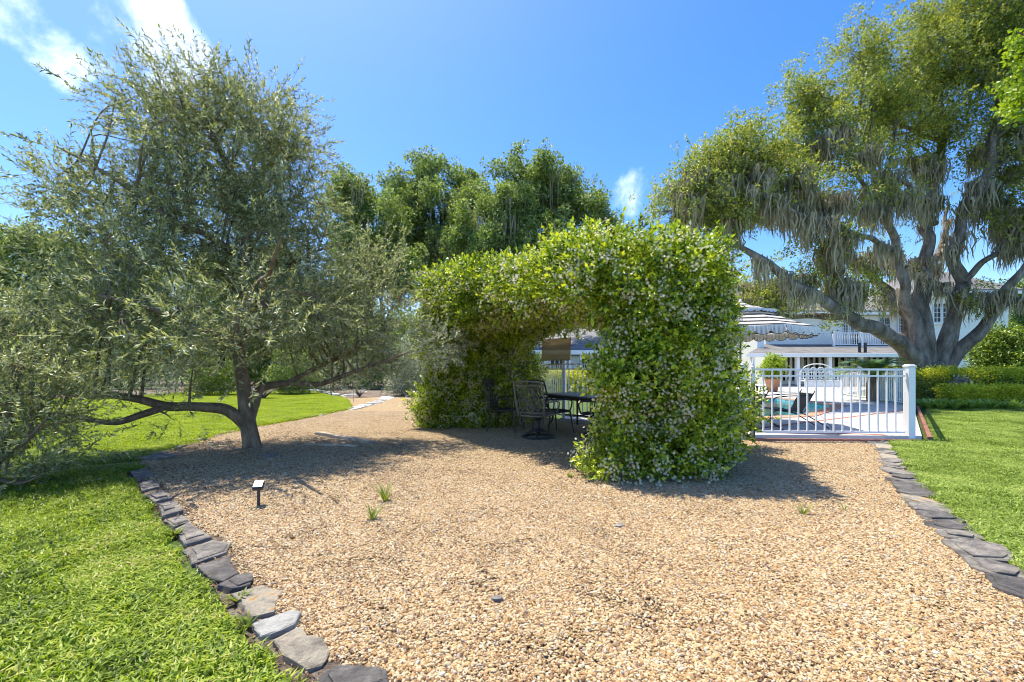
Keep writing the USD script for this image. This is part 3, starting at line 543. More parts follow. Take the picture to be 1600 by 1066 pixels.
g = np.random.default_rng(31)
OD = 7.05
olive_sprays = [sprig(g, 15, .30, .070, .019, 52, .16) for _ in range(4)] + [sprig(g, 12, .22, .066, .019, 58, .22) for _ in range(2)]
limbs = [L_(OD, [(395, 706), (392, 688), (386, 655), (381, 605), (374, 550), (381, 480), (384, 400, .1), (378, 306, .15), (359, 262, .1), (338, 225, 0), (318, 170, -.1)], [15, 12.5, 12, 9.5, 9, 8, 7, 6, 5, 3.5, 1.5]),
         L_(OD, [(384, 664), (366, 648, -.1), (345, 637, -.2), (300, 634, -.4), (258, 635, -.6), (219, 626, -.7), (175, 619, -.8), (125, 619, -.8), (60, 600, -.8)], [10, 9, 8, 7, 6.5, 5, 4.5, 3.5, 1.5]),
         L_(OD, [(258, 636, -.6), (219, 649, -.9), (175, 661, -1.1), (110, 651, -1.3), (40, 640, -1.4)], [5, 4.5, 4, 3, 1.2]),
         L_(OD, [(390, 660), (398, 632, .1), (407, 608, .2), (438, 600, .25), (470, 599, .25), (498, 600, .2), (535, 588, .1), (580, 572, 0), (640, 552, -.1)], [8, 7.5, 6.5, 6, 5, 4.2, 3.5, 2.5, 1.2]),
         L_(OD, [(452, 597, .25), (498, 574, .5), (560, 545, .7), (610, 510, .8)], [4.5, 4, 3, 1.2]),
         L_(OD, [(384, 412, .1), (330, 372, -.4), (271, 345, -.7), (205, 297, -.9), (150, 262, -1.0), (90, 230, -1.0)], [5.5, 4.5, 4, 3, 2, 1]),
         L_(OD, [(376, 552), (352, 530, -.5), (300, 505, -1.0), (230, 480, -1.5), (150, 460, -1.8)], [5, 4.5, 4, 3, 1.2]),
         L_(OD, [(380, 480), (420, 440, .6), (480, 400, 1.0), (540, 380, 1.3)], [5, 4, 3, 1.2]),
         L_(OD, [(378, 306, .15), (420, 260, .4), (450, 210, .6), (465, 170, .6)], [4, 3, 2, 1]),
         L_(OD, [(382, 520), (400, 470, -.9), (420, 420, -1.6), (440, 370, -2.0)], [5, 4, 3, 1.2])]
blobs = [B_(OD, 335, 235, 115, 85, .1, 1.3, 13500), B_(OD, 238, 172, 44, 38, -.2, .6, 2600), B_(OD, 315, 150, 66, 40, 0, .6, 4200), B_(OD, 405, 185, 60, 48, .2, .7, 4600), B_(OD, 452, 225, 42, 46, .2, .7, 3200), B_(OD, 200, 318, 72, 40, -.5, .7, 2900), B_(OD, 108, 283, 44, 30, -.8, .4, 1500), B_(OD, 75, 330, 40, 20, -.8, .4, 700), B_(OD, 448, 310, 58, 76, .3, 1.0, 5400),
         B_(OD, 315, 345, 150, 92, .2, 1.6, 19500), B_(OD, 215, 400, 115, 60, -.8, 1.0, 5600), B_(OD, 140, 400, 66, 42, -.8, .7, 2000), B_(OD, 425, 400, 95, 95, .4, 1.4, 10500),
         B_(OD, 340, 480, 120, 56, -1.3, .9, 1900), B_(OD, 270, 525, 100, 34, -1.9, .8, 1300), B_(OD, 440, 470, 90, 50, -1.1, .9, 1800), B_(OD, 170, 500, 80, 46, -1.5, .7, 1100), B_(OD, 410, 530, 70, 28, -1.7, .7, 1000),
         B_(OD, 125, 480, 100, 62, -.9, .9, 5200), B_(OD, 230, 520, 130, 52, -.6, 1.2, 6400), B_(OD, 480, 490, 110, 66, .5), B_(OD, 575, 440, 85, 72, .7), B_(OD, 545, 540, 70, 42, .3), B_(OD, 115, 565, 60, 30, -.8, .5, 1200), B_(OD, 300, 570, 50, 24, -.9, .5, 800), B_(OD, 260, 650, 55, 12, -.7, .3, 260)]
grow('olive_tree', 'tall olive tree with spreading low limbs growing from the gravel', limbs, blobs, olive_sprays, olive_m, bark_olive_m, g, 10600, .14, .92, out=.7, twig_r=.005, branch_r=.018, sub=7, upb=.16, noise=.05, jitter=.42)
# silvery low boughs on the right of the olive
lm = [L_(6.6, [(760, 640, 2.6), (745, 600, 2.2), (700, 570, 1.2), (660, 548, .4), (620, 535, 0)], [4, 4, 3, 2.5, 1.2])]
# shrub-like olive at the left edge
SD = 4.7
limbs = [L_(SD, [(-25, 800), (-10, 740), (10, 660), (25, 590), (40, 530)], [8, 7, 6, 5, 2]), L_(SD, [(0, 720), (40, 690, -.2), (75, 650, -.3)], [4, 3, 1]), L_(SD, [(10, 660), (-40, 600, .2), (-70, 540, .3)], [4, 3, 1]),
         L_(SD, [(-12, 745), (30, 755, -.3), (70, 740, -.4)], [3, 2.5, 1])]
blobs = [B_(SD, 20, 600, 82, 82), B_(SD, 50, 680, 66, 72, -.1), B_(SD, 45, 745, 58, 42, -.2), B_(SD, -60, 640, 90, 140, .1), B_(SD, 90, 620, 28, 40, 0, .25, 1500), B_(SD, 10, 520, 60, 50, .2)]
grow('olive_shrub', 'grey green leafy olive shrub at the left edge over the lawn', limbs, blobs, olive_sprays, olive_m, bark_olive_m, g, 1700, .13, .78, out=.7, twig_r=.004, branch_r=.012, sub=6, cat='shrub')
# silvery sprays in front of the arbor's far end
limbs = [L_(8.2, [(655, 668), (652, 640), (645, 605), (650, 570), (660, 540)], [5, 4, 4, 3, 1.5]), L_(8.2, [(645, 605), (680, 570, -.1), (715, 545, -.2)], [2.5, 2, 1])]
limbs = [L_(7.6, [(560, 575, .2), (600, 562), (640, 548), (690, 535), (725, 530)], [3, 2.6, 2.2, 1.6, .8])]
blobs = [B_(7.6, 640, 545, 72, 40), B_(7.6, 690, 540, 42, 30, 0, .35, 1500), B_(7.6, 600, 585, 40, 22, 0, .3, 700), B_(7.6, 560, 520, 60, 40, .3)]
t_ = stage.GetPrimAtPath('/World/olive_tree')
def more_foliage(parent, blobs, protos, m, n, size, g, name='foliage', out=.7, upb=.2, spread=.1):
    share = np.array([x[2] for x in blobs], float); share /= share.sum(); pos, dr = [], []
    for (c, rad, w), s_ in zip(blobs, share):
        k = max(2, int(n * s_)); d = unit(g.normal(0, 1, (k, 3))); pos.append(np.asarray(c) + d * (g.uniform(.1, 1, k) ** .45)[:, None] * np.asarray(rad)); dr.append(d)
    pos, dr = np.vstack(pos), np.vstack(dr) * out + [0, 0, upb] + g.normal(0, .35, (sum(map(len, pos)) // 3 if False else len(np.vstack(pos)), 3)); ok = pos[:, 2] > .05
    scatter(name, parent, protos, m, pos[ok], aim(dr[ok], g), size * g.uniform(.7, 1.3, ok.sum()), g.integers(0, len(protos), ok.sum()))
more_foliage(t_, blobs, olive_sprays, olive_grey_m, 620, .72, g, 'silvery_foliage')

# the great oak with hanging moss
KD = 17.5
oak_t = [tuft(g, 42, .28, .098, .048, .6) for _ in range(5)] + [sprig(g, 14, .4, .11, .052, 60, .2, False, .006)]
limbs = [L_(KD, [(1448, 640), (1450, 615), (1452, 590), (1452, 568)], [30.3, 25.5, 23.1, 20.6]),
         L_(KD, [(1448, 590), (1425, 556, -.3), (1400, 532, -.7), (1369, 513, -1.2), (1329, 494, -1.7), (1290, 475, -2.1), (1245, 447, -2.5), (1195, 412, -2.8), (1150, 378, -3.0), (1110, 345, -3)], [15.8, 13.4, 11.5, 10.3, 8.48, 7.27, 6.06, 4.86, 3.03, 1.21]),
         L_(KD, [(1325, 494, -1.7), (1290, 498, -1.3), (1250, 497, -1.0), (1205, 480, -.8)], [5.46, 4.55, 3.64, 1.52]),
         L_(KD, [(1440, 572), (1422, 530, .2), (1412, 490, .4), (1388, 455, .7), (1355, 425, .9), (1330, 390, 1.1), (1318, 345, 1.2)], [12.1, 9.74, 7.9, 6.68, 5.46, 3.64, 1.82]),
         L_(KD, [(1440, 560), (1428, 500, -.2), (1412, 450, -.4), (1402, 400, -.6), (1385, 350, -.9), (1360, 300, -1.3), (1330, 265, -1.7)], [12.1, 9.07, 7.27, 6.06, 4.86, 3.64, 1.52]),
         L_(KD, [(1447, 575), (1441, 520, 0), (1440, 470, 0), (1448, 410, .1), (1450, 350, .2), (1462, 290, .3), (1470, 220, .4), (1462, 150, .5), (1440, 80, .6)], [15.8, 12.8, 10.9, 9.07, 7.27, 6.06, 4.25, 2.43, 1.21]),
         L_(KD, [(1440, 480, 0), (1458, 430, .6), (1470, 380, 1.0), (1480, 320, 1.4)], [7.27, 5.46, 4.25, 1.82]),
         L_(KD, [(1462, 580), (1480, 530, -.2), (1492, 480, -.4), (1504, 440, -.5), (1494, 410, -.6), (1512, 320, -.8), (1545, 262, -1.0), (1553, 190, -1.1), (1580, 105, -1.2), (1560, 12, -1.4), (1550, -60, -1.5)], [14.5, 11.5, 9.74, 9.07, 7.9, 6.68, 6.06, 4.86, 4.25, 3.03, 1.82]),
         L_(KD, [(1504, 440, -.5), (1535, 412, -.9), (1565, 395, -1.2), (1610, 372, -1.6), (1660, 330, -2)], [5.46, 4.25, 3.64, 3.03, 1.21]),
         L_(KD, [(1468, 590), (1500, 545, -.4), (1532, 513, -.8), (1556, 488, -1.1), (1580, 450, -1.5), (1620, 390, -1.9), (1650, 330, -2.2)], [11.5, 9.74, 7.9, 6.68, 5.46, 4.25, 1.82]),
         L_(KD, [(1556, 488, -1.1), (1590, 470, -1.5), (1640, 455, -2.0), (1700, 430, -2.4)], [4.86, 4.25, 3.64, 1.82]),
         L_(KD, [(1462, 350, .2), (1431, 304, -.4), (1393, 276, -.9), (1342, 272, -1.5), (1290, 262, -2)], [4.25, 3.64, 3.03, 2.43, 1.21]),
         L_(KD, [(1470, 222, .4), (1414, 200, 0), (1370, 185, -.4), (1320, 160, -.8), (1270, 150, -1)], [3.03, 2.73, 2.43, 1.82, 0.907]),
         L_(KD, [(1402, 400, -.6), (1360, 372, -1.6), (1300, 350, -2.4), (1240, 330, -3), (1180, 300, -3.4)], [4.25, 3.64, 3.03, 2.43, 1.21])]
blobs = [B_(KD, 1255, 232, 45, 32, -1), B_(KD, 1170, 232, 58, 36, -2.4, None, 3200), B_(KD, 1115, 272, 48, 34, -2.8, None, 2600), B_(KD, 1068, 318, 38, 28, -3, None, 1900), B_(KD, 1210, 290, 70, 36, -2.2, None, 3200), B_(KD, 1130, 330, 62, 26, -2.8, None, 2300), B_(KD, 1100, 395, 40, 20, -2.6, None, 600), B_(KD, 1290, 205, 50, 30, -1.2),
         B_(KD, 1265, 150, 42, 34, -1), B_(KD, 1340, 90, 46, 42, -.6), B_(KD, 1330, 165, 80, 50, -.8), B_(KD, 1420, 110, 85, 58, 0), B_(KD, 1500, 45, 80, 62, -.5), B_(KD, 1580, 60, 80, 90, -1), B_(KD, 1410, 205, 85, 38, .2), B_(KD, 1510, 160, 90, 58, -.3),
         B_(KD, 1600, 210, 80, 60, -1), B_(KD, 1330, 245, 60, 24, -1.2), B_(KD, 1300, 320, 48, 20, -1.6, None, 600), B_(KD, 1370, 310, 50, 20, -.6, None, 600), B_(KD, 1560, 300, 60, 30, -.8, None, 1100), B_(KD, 1285, 380, 40, 22, -2, None, 700), B_(KD, 1375, 395, 30, 20, .5, None, 500),
         B_(KD, 1340, 450, 30, 20, -1.5, None, 600), B_(KD, 1325, 480, 22, 14, -1.6, None, 300), B_(KD, 1230, 465, 42, 26, -1.5, None, 800), B_(KD, 1270, 440, 40, 22, -1.5, None, 700), B_(KD, 1190, 440, 34, 30, -1.2, None, 700), B_(KD, 1520, 462, 26, 24, -.8, None, 460), B_(KD, 1580, 345, 40, 20, -1.3, None, 500), B_(KD, 1470, 260, 60, 24, .4, None, 700),
         B_(KD, 1650, 120, 60, 90, -1.5), B_(KD, 1640, 300, 50, 60, -2, None, 900), B_(KD, 1600, -60, 140, 50, -1), B_(KD, 1440, 20, 40, 30, .3, None, 600)]
grow('live_oak_tree', 'huge spreading live oak hung with grey moss behind the fence', limbs, blobs, oak_t, oak_m, bark_oak_m, g, 7200, .33, .95, out=.5, twig_r=.022, branch_r=.06, sub=9, upb=.45, noise=.35, sides=12,
     moss=dict(n=900, L=.95, w=.12, k=30, spread=.16, test=lambda p: 3.7 < p[2] < (8.0 if p[0] < 9.5 else 9.6) and p[0] > 5.5 and meshkit.noise(np.array(p) * .8, 3) > .43))

# oaks at the back, each its own tree
far_t = [tuft(g, 48, .5, .23, .12) for _ in range(4)]
def far_oak(label, d, base, blobs_px, n, size=1.0, mossn=80, m=oak_far_m, group='oaks behind the garden', name='oak_tree'):
    bx, by = base; ground = F * H / d + HY
    limbs = [L_(d, [(bx, ground + 2), (bx + 2, ground - 40), (bx - 2, by)], [11, 9, 8])]
    blobs = []
    for (px, py, rx, ry, dd) in blobs_px:
        limbs.append(L_(d, [(bx - 2, by + 14), (bx + (px - bx) * .4, by + (py - by) * .55 - 6, dd * .4), (px, py + ry * .2, dd)], [6, 4, 1.5])); blobs.append(B_(d, px, py, rx, ry, dd))
    tags = dict(group=group) if group else {}
    return grow(name, label, limbs, blobs, far_t, m, bark_dark_m, g, n * 1.15, .42, size * .92, out=.6, twig_r=.03, branch_r=.08, sub=12, upb=.35, noise=.4, moss=dict(n=mossn, L=3.0, w=.35, k=14, spread=.4) if mossn else None)
far_oak('tallest background oak with dangling grey moss, right of the clump', 34, (800, 450), [(820, 280, 60, 38, 0), (870, 300, 55, 38, 1), (915, 335, 48, 34, 0), (945, 370, 26, 26, 0), (800, 330, 60, 40, -2), (760, 370, 60, 40, -2), (860, 370, 70, 30, -1), (790, 420, 60, 30, -2), (900, 405, 50, 22, 0)], 1500, 1.0, 170)
far_oak('background oak with rounded crown rising behind the middle of the clump', 37, (690, 450), [(660, 275, 50, 26, 0), (720, 280, 42, 26, 1), (690, 330, 70, 40, -1), (630, 310, 40, 30, 0), (740, 330, 40, 40, 1), (700, 390, 70, 40, -2), (640, 380, 50, 40, 0)], 1200, 1.05, 60)
far_oak('background oak just right of the olive crown, lowest of the clump', 33, (575, 470), [(560, 310, 50, 28, 0), (600, 340, 50, 40, 0), (540, 350, 40, 40, 1), (580, 400, 60, 45, -1), (620, 430, 45, 40, -2), (550, 450, 50, 40, 0)], 1000, 1.0, 40)
far_oak('dense dark oak standing far behind the olive trunk', 30, (420, 500), [(400, 440, 70, 50, 0), (470, 470, 60, 50, 0), (340, 460, 60, 45, 1), (430, 520, 60, 36, 0), (500, 530, 50, 36, -1)], 800, 1.0, 20)
far_oak('round leafy oak behind the left side of the olive crown', 32, (60, 480), [(40, 385, 60, 38, 0), (95, 400, 50, 40, 1), (0, 420, 60, 50, 0), (60, 460, 80, 50, 0), (130, 470, 60, 50, 1), (40, 530, 80, 40, 0)], 900, 1.0, 0)
far_oak('pale leafy oak between olive crown and left background', 36, (230, 480), [(210, 430, 70, 40, 0), (260, 470, 70, 45, 0), (180, 500, 70, 45, 0), (270, 540, 70, 30, 0), (150, 550, 60, 26, 0)], 800, 1.0, 0)
far_oak('leafy oak glimpsed between the striped umbrella and the house roof', 42, (1180, 510), [(1165, 470, 40, 40, 0), (1200, 500, 30, 30, 0), (1150, 520, 40, 30, 0), (1180, 540, 40, 20, 0)], 500, 1.1, 20)
far_oak('leafy oak beyond the right corner of the house', 44, (1610, 500), [(1600, 465, 30, 34, 0), (1640, 450, 50, 50, 0), (1600, 515, 30, 22, 0), (1660, 520, 60, 40, 0)], 600, 1.1, 10)
far_oak('dark leafy oak glimpsed through the arbor above the garage', 48, (870, 470), [(850, 490, 60, 30, 0), (930, 480, 60, 30, 0), (1000, 470, 60, 40, 0), (1080, 460, 60, 50, 0)], 700, 1.2, 0)
# distant wood that closes the horizon
g = np.random.default_rng(77)
wood_t = [tuft(g, 70, 1.1, .42, .24) for _ in range(3)]
n = 5200; x = g.uniform(-150, 150, n); y = 72 + g.uniform(0, 14, n) + np.abs(x) * .05; top = 7.5 + 4.5 * meshkit.noise(np.column_stack([x * .12, y * .1, 0 * x]), 8); z = top * g.uniform(.02, 1, n) ** .7
scatter('distant_wood', None, wood_t, oak_far_m, np.column_stack([x, y, z]), aim(g.normal(0, .5, (n, 3)) + [0, -.4, .6], g), g.uniform(.8, 1.6, n), g.integers(0, 3, n), 'unbroken line of distant trees behind the whole garden', 'wood')

# ------------------------------------------------------------------ jasmine arbor
g = np.random.default_rng(41)
near_w = Polygon([(.78, 4.92), (2.28, 4.86), (3.05, 6.5), (1.75, 6.8)]); far_w = Polygon([(-2.0, 9.15), (-.2, 9.4), (.72, 11.5), (-.9, 11.8)])
roof_w = near_w.union(far_w).convex_hull
def arbor_depth(p):
    """metres from p to the surface of the hedge-like mass (negative outside)"""
    q = shapely.points(p[:, 0], p[:, 1]); z = p[:, 2]; top = 2.74 + .085 * (p[:, 1] - 5)
    def inside(poly): d = shapely.distance(poly.exterior, q); return np.where(shapely.contains(poly, q), d, -d)
    dn, df, dr = inside(near_w), inside(far_w), inside(roof_w)
    lump = (meshkit.fbm(p * 1.7, 3, 4) - .5) * .55 + (meshkit.noise(p * 5.5, 6) - .5) * .16
    corner = lambda d, h: np.where((d < .35) & (h < .35), np.minimum(d, h) - .45 * (.35 - np.minimum(d, .35)) * (.35 - np.minimum(h, .35)) / .35, np.minimum(d, h))
    foot = .16 * np.maximum(0, .75 - z)
    a = corner(dn + foot - .05 * np.maximum(0, z - 1.2), top - z); b_ = corner(df + foot, top - z); und = z - (2.14 + .25 * (meshkit.noise(p * 2.1, 9) - .5) - .35 * np.exp(-np.maximum(0, np.maximum(dn, df) + .9) ** 0 * np.abs(np.minimum(-dn, -df)) / .45))
    return np.maximum(np.maximum(a, b_), np.minimum(corner(dr - .06, top - z), und)) + lump - .09
lo, hi = np.array([-2.6, 4.3, .02]), np.array([3.7, 12.4, 3.8])
pts = g.uniform(lo, hi, (380000, 3)); dep = arbor_depth(pts); ok = (dep > 0) & (g.uniform(0, 1, len(dep)) < np.exp(-np.maximum(dep - .05, 0) / .24)) ; pts, dep = pts[ok], dep[ok]
grad = -np.stack([arbor_depth(pts + e) - arbor_depth(pts - e) for e in np.eye(3) * .12], 1)
ar = thing('jasmine_arbor', 'arched garden arbor smothered in flowering white jasmine on the gravel', 'arbor')
for x, y in ((1.75, 5.25), (2.55, 6.3), (-.35, 9.75), (.1, 10.6), (-1.2, 9.7), (-.5, 11.3), (1.35, 5.4), (2.1, 6.5)): MB().box((x, y, 1.25), (.09, .09, 2.5), .55, bev=.008).put('post', wood_m, ar)
for a, c in (((1.75, 5.25), (-.35, 9.75)), ((2.55, 6.3), (.1, 10.6)), ((1.35, 5.4), (-1.2, 9.7)), ((2.1, 6.5), (-.5, 11.3))): MB().bar([*a, 2.54], [*c, 2.54], .05, .12).put('beam', wood_m, ar)
for t in np.linspace(.02, .98, 9):
    a = np.array([1.35, 5.3]) + t * (np.array([-1.3, 9.7]) - [1.35, 5.3]); c = np.array([2.7, 6.3]) + t * (np.array([.3, 11.0]) - [2.7, 6.3]); MB().bar([*a, 2.63], [*c, 2.63], .04, .06).put('rafter', wood_m, ar)
for k in range(12):
    w = near_w if k % 2 else far_w; c = np.array(w.centroid.coords[0]); p0 = c + g.uniform(-.55, .55, 2)
    if k in (0, 2): p0 = np.array([-.12 + .12 * k, 9.62])
    z = np.linspace(0, 2.5, 9); s = np.column_stack([p0[0] + np.cumsum(g.normal(0, .05, 9)), p0[1] + np.cumsum(g.normal(0, .05, 9)), z]); MB().tube(spline(s, 3), np.linspace(.028, .012, 25), 6).put('vine_stem', vine_m, ar, True)
MB().tube(spline([(-.02, 9.6, 1.5), (.1, 9.5, 1.75), (.28, 9.3, 2.0), (.4, 9.2, 2.2)], 4), np.linspace(.03, .015, 13), 6).put('vine_stem', vine_m, ar, True)
jas_s = [sprig(g, 13, .20, .060, .030, 62, .15, True, .002) for _ in range(4)] + [tuft(g, 16, .11, .058, .031) for _ in range(2)]
scatter('foliage', ar, jas_s, jas_m, pts, aim(unit(grad) * .85 + [0, 0, .35] + g.normal(0, .35, pts.shape), g), g.uniform(.75, 1.3, len(pts)), g.integers(0, 6, len(pts)))
def flowers(g, n, spread):
    b = MB()
    for i in range(n):
        c = g.normal(0, spread, 3); d = unit(g.normal(0, .5, 3) + [0, 0, 1]); x = unit(np.cross(d, [.3, .9, .2])); y = np.cross(d, x)
        for k in range(5):
            a = k * 1.2566; e = np.cos(a) * x + np.sin(a) * y; o = np.cross(d, e); b.add([c, c + e * .011 + o * .006 + d * .002, c + e * .016 + o * .001, c + e * .010 - o * .004], [[0, 1, 2], [0, 2, 3]])
    return b.mesh()
fs = [flowers(g, k, .045) for k in (4, 7, 10)]
sel = np.where(dep < .07)[0]; sel = sel[(meshkit.noise(pts[sel] * 2.6, 12) > .33) & (g.uniform(0, 1, len(sel)) < .95) & ((pts[sel][:, 2] < 2.75) | (g.uniform(0, 1, len(sel)) < .25))]
scatter('jasmine_flowers', ar, fs, flower_m, pts[sel] + unit(grad[sel]) * .13, aim(unit(grad[sel]) + g.normal(0, .25, (len(sel), 3)), g), g.uniform(.85, 1.25, len(sel)), g.integers(0, 3, len(sel)))
def bush(name, label, cen, rad, n, protos, m, size, g, cat='shrub', stems=7, bark=vine_m, group=None, upb=.35, shell=.4, dome=False):
    """a shrub: stems from the ground and sprays filling an uneven rounded mass"""
    t = thing(name, label, cat, (0, 0, 0), group=group); c, rad = np.asarray(cen, float), np.asarray(rad, float)
    d = unit(g.normal(0, 1, (n, 3)))
    if dome: d[:, 2] = np.abs(d[:, 2]) - .25
    k = (g.uniform(.05, 1, n) ** shell) * (1 + .35 * (meshkit.fbm(d * 1.8 + c, 2, 3) * 2 - 1)); p = c + d * k[:, None] * rad; ok = p[:, 2] > .03; p, d = p[ok], d[ok]
    for i in range(stems):
        e = p[g.integers(len(p))]; b0 = np.array([c[0], c[1], .0]) + g.normal(0, .14, 3) * [rad[0], rad[1], 0]; mid = (b0 + e) / 2 + g.normal(0, .1, 3) * rad
        mid[2] = max(mid[2], .05); MB().tube(spline([b0, mid, e], 4), np.linspace(.02, .006, 9), 5).put('stem', bark, t, True)
    scatter('foliage', t, protos, m, p, aim(d * .8 + [0, 0, upb] + g.normal(0, .35, p.shape), g), size * g.uniform(.7, 1.3, len(p)), g.integers(0, len(protos), len(p)))
    return t
bush('jasmine_shrub', 'loose woody jasmine shrub between arbor and white fence', (3.34, 7.02, .68), (.44, .40, .62), 300, jas_s, jas_m, 1.0, g, stems=16, upb=.3)

# ------------------------------------------------------------------ white picket fence round the pool
def fence(name, label, line, z0, z1, space, posts=True, end=(True, True), mat=white_m, bottom=.07, post_w=.075, group=None, second=.13):
    t = thing(name, label, 'fence', group=group); line = [np.array(p, float) for p in line]
    for i in range(len(line) - 1):
        a, c = line[i], line[i + 1]; L = np.linalg.norm(c - a); d = (c - a) / L; n = max(2, round(L / space))
        for z, w in ((z1 - .02, .034), (z1 - second, .03), (z0 + bottom, .034)): MB().bar([*a, z], [*c, z], .034, w).put('rail', mat, t)
        for k in range(1, n): q = a + d * L * k / n; MB().bar([*q, z0 + bottom - .015], [*q, z1 - .036], .021, .021, (1, 0, 0)).put('picket', mat, t)
        m = max(1, round(L / 2.4))
        for k in range(m + 1):
            if (i > 0 and k == 0) or (i == 0 and k == 0 and not end[0]) or (i == len(line) - 2 and k == m and not end[1]): continue
            q = a + d * L * k / m; post(t, q, z0, z1 + .035, post_w, mat, math.atan2(d[1], d[0]))
    return t
def post(t, q, z0, z1, w, mat, rz, cap='flat'):
    o = MB().box((q[0], q[1], (z0 + z1) / 2), (w, w, z1 - z0), rz, bev=.006).put('post', mat, t)
    bb = MB()
    if cap == 'flat': bb.box((q[0], q[1], z1 + .012), (w * 1.16, w * 1.16, .024), rz, bev=.006).box((q[0], q[1], z1 + .034), (w * .9, w * .9, .02), rz, bev=.008)
    else: bb.lathe([(w * .6, z1), (w * .6, z1 + .02), (w * .32, z1 + .035), (w * .42, z1 + .06), (.004, z1 + .13)], (q[0], q[1], 0), 10)
    bb.put('post_cap', mat, o)
A0, A1, B1, C1 = (4.16, 7.80), (6.74, 7.72), (12.35, 14.25), (14.5, 20.0)
ff = fence('picket_fence', 'front panel of white metal fence facing the gravel by the pool', [A0, (6.66, 7.722)], .10, 1.24, .148, end=(False, False), bottom=.055)
post(ff, np.array(A1), .0, 1.265, .12, white_m, .05); post(ff, np.array([4.13, 7.80]), .1, 1.25, .055, white_m, 0, 'spire'); post(ff, np.array([4.0, 7.86]), .0, 1.29, .10, white_m, 0)
MB().box((4.17, 7.74, .9), (.03, .03, .09), bev=.004).put('latch', black_m, ff); MB().tube([(4.13, 7.755, .0), (4.13, 7.755, .98)], .012, 6).put('drop_rod', black_m, ff)
fence('picket_fence', 'side run of white fence going back from the thick corner post', [(6.82, 7.82), B1], .10, 1.24, .148, end=(False, True))
fence('picket_fence', 'far run of white fence behind the pool in front of the palm', [B1, C1], .10, 1.24, .155, end=(False, True))
fence('picket_fence', 'white fence seen through the arbor behind the table', [(3.92, 7.92), (1.2, 10.42), (.3, 13.0)], .10, 1.36, .125, end=(False, True))

# ------------------------------------------------------------------ patio furniture
def chair(label, loc, rz, swivel, mat, group='cast metal chairs round the patio table'):
    t = thing('patio_chair', label, 'chair', loc, rz, group=None); W, D = .27, .25
    s = [(-W + .02, -D, .42), (-W - .005, -D - .05, .66), (-W, -D - .12, .96), (-W + .07, -D - .145, 1.005), (0, -D - .15, 1.02), (W - .07, -D - .145, 1.005), (W, -D - .12, .96), (W + .005, -D - .05, .66), (W - .02, -D, .42)]
    MB().tube(spline(s, 4), .015, 6).put('back_frame', mat, t, True)
    bb = MB(); bk = lambda u, w: np.array([u * (W - .015), -D - .02 - .12 * w ** 1.2, .44 + w * .55])
    for k in np.linspace(-1.6, 1.6, 9):
        for sg in (1, -1):
            q = [bk(u, w) for u, w in [(sg * (k + (w * 2 - 1) * .8), w) for w in np.linspace(0, 1, 9)] if abs(u) <= 1]
            if len(q) > 2: bb.tube(q, .0065, 4)
    for cx, cz, r in ((-.5, .32, .3), (.5, .32, .3), (0, .62, .36), (-.55, .8, .24), (.55, .8, .24), (0, .2, .22)):
        bb.loop([bk(cx + r * math.cos(a), min(max(cz + r * .55 * math.sin(a), 0), 1)) for a in np.linspace(0, 2 * np.pi, 14)[:-1]], .0075, 4)
    bb.tube([bk(u, .06) for u in np.linspace(-1, 1, 5)], .011, 5); bb.tube([bk(u, .93) for u in np.linspace(-1, 1, 5)], .011, 5)
    bb.put('back_lattice', mat, t)
    bb = MB(); bb.loop([(W * .98 * np.sign(math.cos(a)) * abs(math.cos(a)) ** .45, D * np.sign(math.sin(a)) * abs(math.sin(a)) ** .45, .425 + .012 * math.sin(a)) for a in np.linspace(0, 2 * np.pi, 25)[:-1]], .016, 6)
    bb.put('seat_frame', mat, t, True); bb = MB()
    for k in np.linspace(-.9, .9, 11): bb.bar([k * W, -D + .01, .42], [k * W, D - .01, .43], .034, .008)
    for k in np.linspace(-.8, .8, 5): bb.bar([-W, k * D, .423], [W, k * D, .423], .02, .006)
    bb.put('seat', mat, t)
    for sx in (-1, 1): MB().tube(spline([(sx * W, -D - .04, .66), (sx * (W + .045), -.12, .665), (sx * (W + .05), .12, .66), (sx * (W + .04), D - .03, .62), (sx * (W + .01), D - .02, .52), (sx * W, D - .05, .43)], 4), .014, 6).put('armrest', mat, t, True)
    if swivel:
        MB().loop([(.27 * math.cos(a), .27 * math.sin(a), .03) for a in np.linspace(0, 2 * np.pi, 33)[:-1]], .024, 7).put('base_ring', iron_m, t, True)
        MB().lathe([(.10, .13), (.085, .15), (.05, .19), (.042, .30), (.06, .34), (.11, .375), (.13, .40), (0, .405)], sides=14).put('pedestal', iron_m, t, True)
        for k in range(4): a = k * np.pi / 2 + .4; MB().tube(spline([(.05 * math.cos(a), .05 * math.sin(a), .17), (.13 * math.cos(a), .13 * math.sin(a), .13), (.27 * math.cos(a), .27 * math.sin(a), .035)], 4), .02, 6).put('base_arm', iron_m, t, True)
        for sx in (-1, 1): MB().tube([(sx * (W - .05), -D + .02, .42), (sx * (W - .06), -D + .01, .27)], .018, 6).put('rocker_bracket', iron_m, t)
    else:
        for sx, sy in ((-1, -1), (1, -1), (-1, 1), (1, 1)): MB().tube(spline([(sx * (W - .02), sy * (D - .02), .42), (sx * (W - .01), sy * (D + .01), .22), (sx * (W + .02), sy * (D + .045), .0)], 4), np.linspace(.018, .013, 9), 6).put('leg', mat, t, True)
    return t
chair('worn bronze swivel chair with lattice back nearest the gravel, on a round ring base', (.46, 8.05, .0), -.55, True, iron_worn_m)
chair('dark lattice chair standing against the foliage at the table head', (-.12, 9.0, .0), -1.9, False, iron_m)
chair('dark armchair pulled up to the long side of the table', (.78, 8.72, .0), -1.05, False, iron_m)
chair('dark swivel chair half hidden by the near arbor wall', (1.55, 8.15, .0), .9, True, iron_m)
